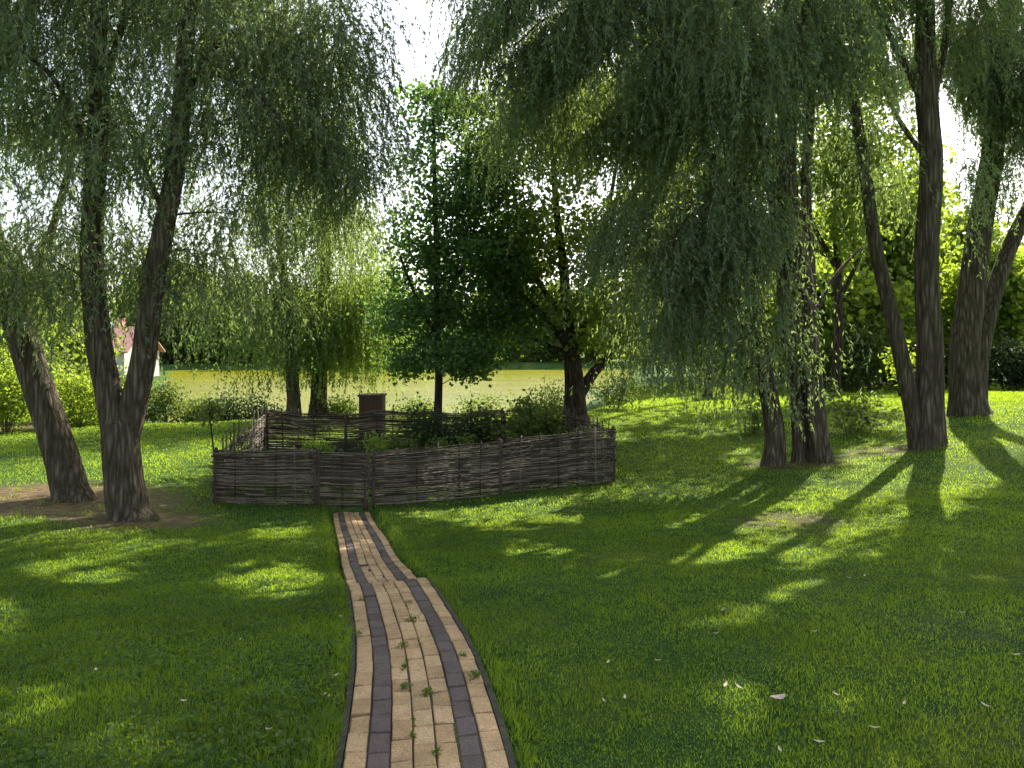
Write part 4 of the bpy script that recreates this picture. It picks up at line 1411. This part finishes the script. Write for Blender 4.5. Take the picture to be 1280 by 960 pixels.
mm_ = MB()
n = 16000
y = rng.uniform(2.4, 12.3, n)
cl = rng.integers(0, 8, n)
cl = np.where(rng.random(n) < .55, rng.choice([3, 4], n), cl)
W_ = np.where(y < 6.75, .68, .665*(1-.13*(y-6.76)/5.66))
off = (cl-3.5)*W_/7+rng.normal(size=n)*.005
x = path_x(y)+off
k = (nz(x*3, y, 2.4, 4)+.5*nz(x, y, 9, 2) > .55) & (np.abs(y-6.76) > .04)
x, y, W_ = x[k], y[k], W_[k]
z = g0(path_x(y), y)+np.where(y < 6.76, .004, -.08)+rng.uniform(0, .010, len(x))
d = rng.normal(size=(len(x), 3))
d[:, 2] = np.abs(d[:, 2])*.7
mm_.leaves(np.stack([x, y, z], 1), d, rng.normal(size=(len(x), 3))*.5+np.array([0, 0, 1]), .012*rng.uniform(.6, 1.6, len(x)), .005, False)
tag(mm_.build('joint_moss', M['clover'], None, False), 'moss and tiny weeds growing in the joints of the brick path', None, None, 'stuff')


def fallen(label, px, py, L, ang, mat, wr=.28, group=None, curl=.004):
    p = ray_ground(px, py)
    x, y = p[0], p[1]
    z = gz(x, y)+.032
    m = MB()
    n = 7
    v, q = [], []
    for i in range(n):
        t = i/(n-1)
        w = L*wr*math.sin(math.pi*(.06+.9*t))**.8
        for s in (-1, 0, 1):
            lx, ly = (t-.5)*L, s*w*.5
            v.append((x+lx*math.cos(ang)-ly*math.sin(ang), y+lx*math.sin(ang)+ly*math.cos(ang), z+curl*(abs(s)*1.0)+curl*1.5*(2*t-1)**2))
        if i:
            a = 3*(i-1)
            q += [(a, a+1, a+4, a+3), (a+1, a+2, a+5, a+4)]
    m.add(v, q, rq=random.random())
    tag(m.build('fallen_leaf', M[mat], None), label, 'leaf', group)


fallen('largest fallen leaf, pale brown and curled, on the lawn right of the path', 973, 878, .085, .3, 'brownleaf', .55, None, .007)
fallen('long pale leaf, left of the close pair on the shaded lawn', 907, 858, .07, 1.1, 'dryleaf', .25, 'pale willow leaves on the right lawn')
fallen('long pale leaf, right of the close pair on the shaded lawn', 924, 861, .07, 1.9, 'dryleaf', .22, 'pale willow leaves on the right lawn')
SL = [(781, 876), (1018, 792), (895, 794), (1130, 886), (1232, 889), (1024, 935), (1045, 872), (822, 828), (903, 764), (1203, 768), (1081, 722), (1061, 724), (755, 882), (1270, 821), (1093, 913), (760, 830), (1012, 710), (975, 945)]
for px, py in SL:
    fallen('small pale willow leaf lying on the grass right of the path', px, py, random.uniform(.035, .055), random.uniform(0, 3.1), 'dryleaf', .28, 'small pale willow leaves on the right lawn')
for px, py in [(336, 913), (426, 770), (420, 850), (405, 870), (300, 800), (230, 880), (120, 840), (411, 873)]:
    fallen('tiny pale leaf lying in the turf left of the path', px, py, random.uniform(.02, .035), random.uniform(0, 3.1), 'dryleaf', .5, 'tiny pale leaves in the left turf')

# ------------------------------------------------------------------ light, sky, camera
wd = bpy.data.worlds.new('World')
sc.world = wd
wd.use_nodes = True
nt = wd.node_tree
bg = nt.nodes.get('Background') or nt.nodes.new('ShaderNodeBackground')
sky = nt.nodes.new('ShaderNodeTexSky')
sky.sky_type = 'NISHITA'
sky.sun_disc = False
sky.sun_elevation = SUN_EL
sky.sun_rotation = SUN_AZ
sky.dust_density = 2.0
sky.air_density = 1.2
hs = nt.nodes.new('ShaderNodeHueSaturation')
hs.inputs['Saturation'].default_value = .5
nt.links.new(sky.outputs[0], hs.inputs['Color'])
nt.links.new(hs.outputs[0], bg.inputs[0])
bg.inputs[1].default_value = .12
sun = bpy.data.lights.new('sun', 'SUN')
sun.energy = 5.0
sun.angle = math.radians(.53)
sun.color = (1, .93, .80)
so = bpy.data.objects.new('sun', sun)
COL.objects.link(so)
so.rotation_euler = (math.radians(90)-SUN_EL, 0, math.pi-SUN_AZ)

cam = bpy.data.cameras.new('camera')
cam.sensor_width = 36
cam.lens = 27.0
cam.shift_y = -50/1280
cam.clip_start = .05
cam.clip_end = 2000
co = bpy.data.objects.new('camera', cam)
COL.objects.link(co)
co.location = (0, 0, CZ)
co.rotation_euler = (math.radians(90), 0, 0)
sc.camera = co
sc.view_settings.view_transform = 'Standard'
sc.view_settings.look = 'None'
sc.view_settings.exposure = 1.32
sc.view_settings.gamma = 1
cy = sc.cycles
cy.max_bounces = 7
cy.diffuse_bounces = 4
cy.glossy_bounces = 2
cy.transmission_bounces = 4
cy.use_adaptive_sampling = True
cy.adaptive_threshold = .02
cy.sample_clamp_indirect = 6
cy.use_denoising = True
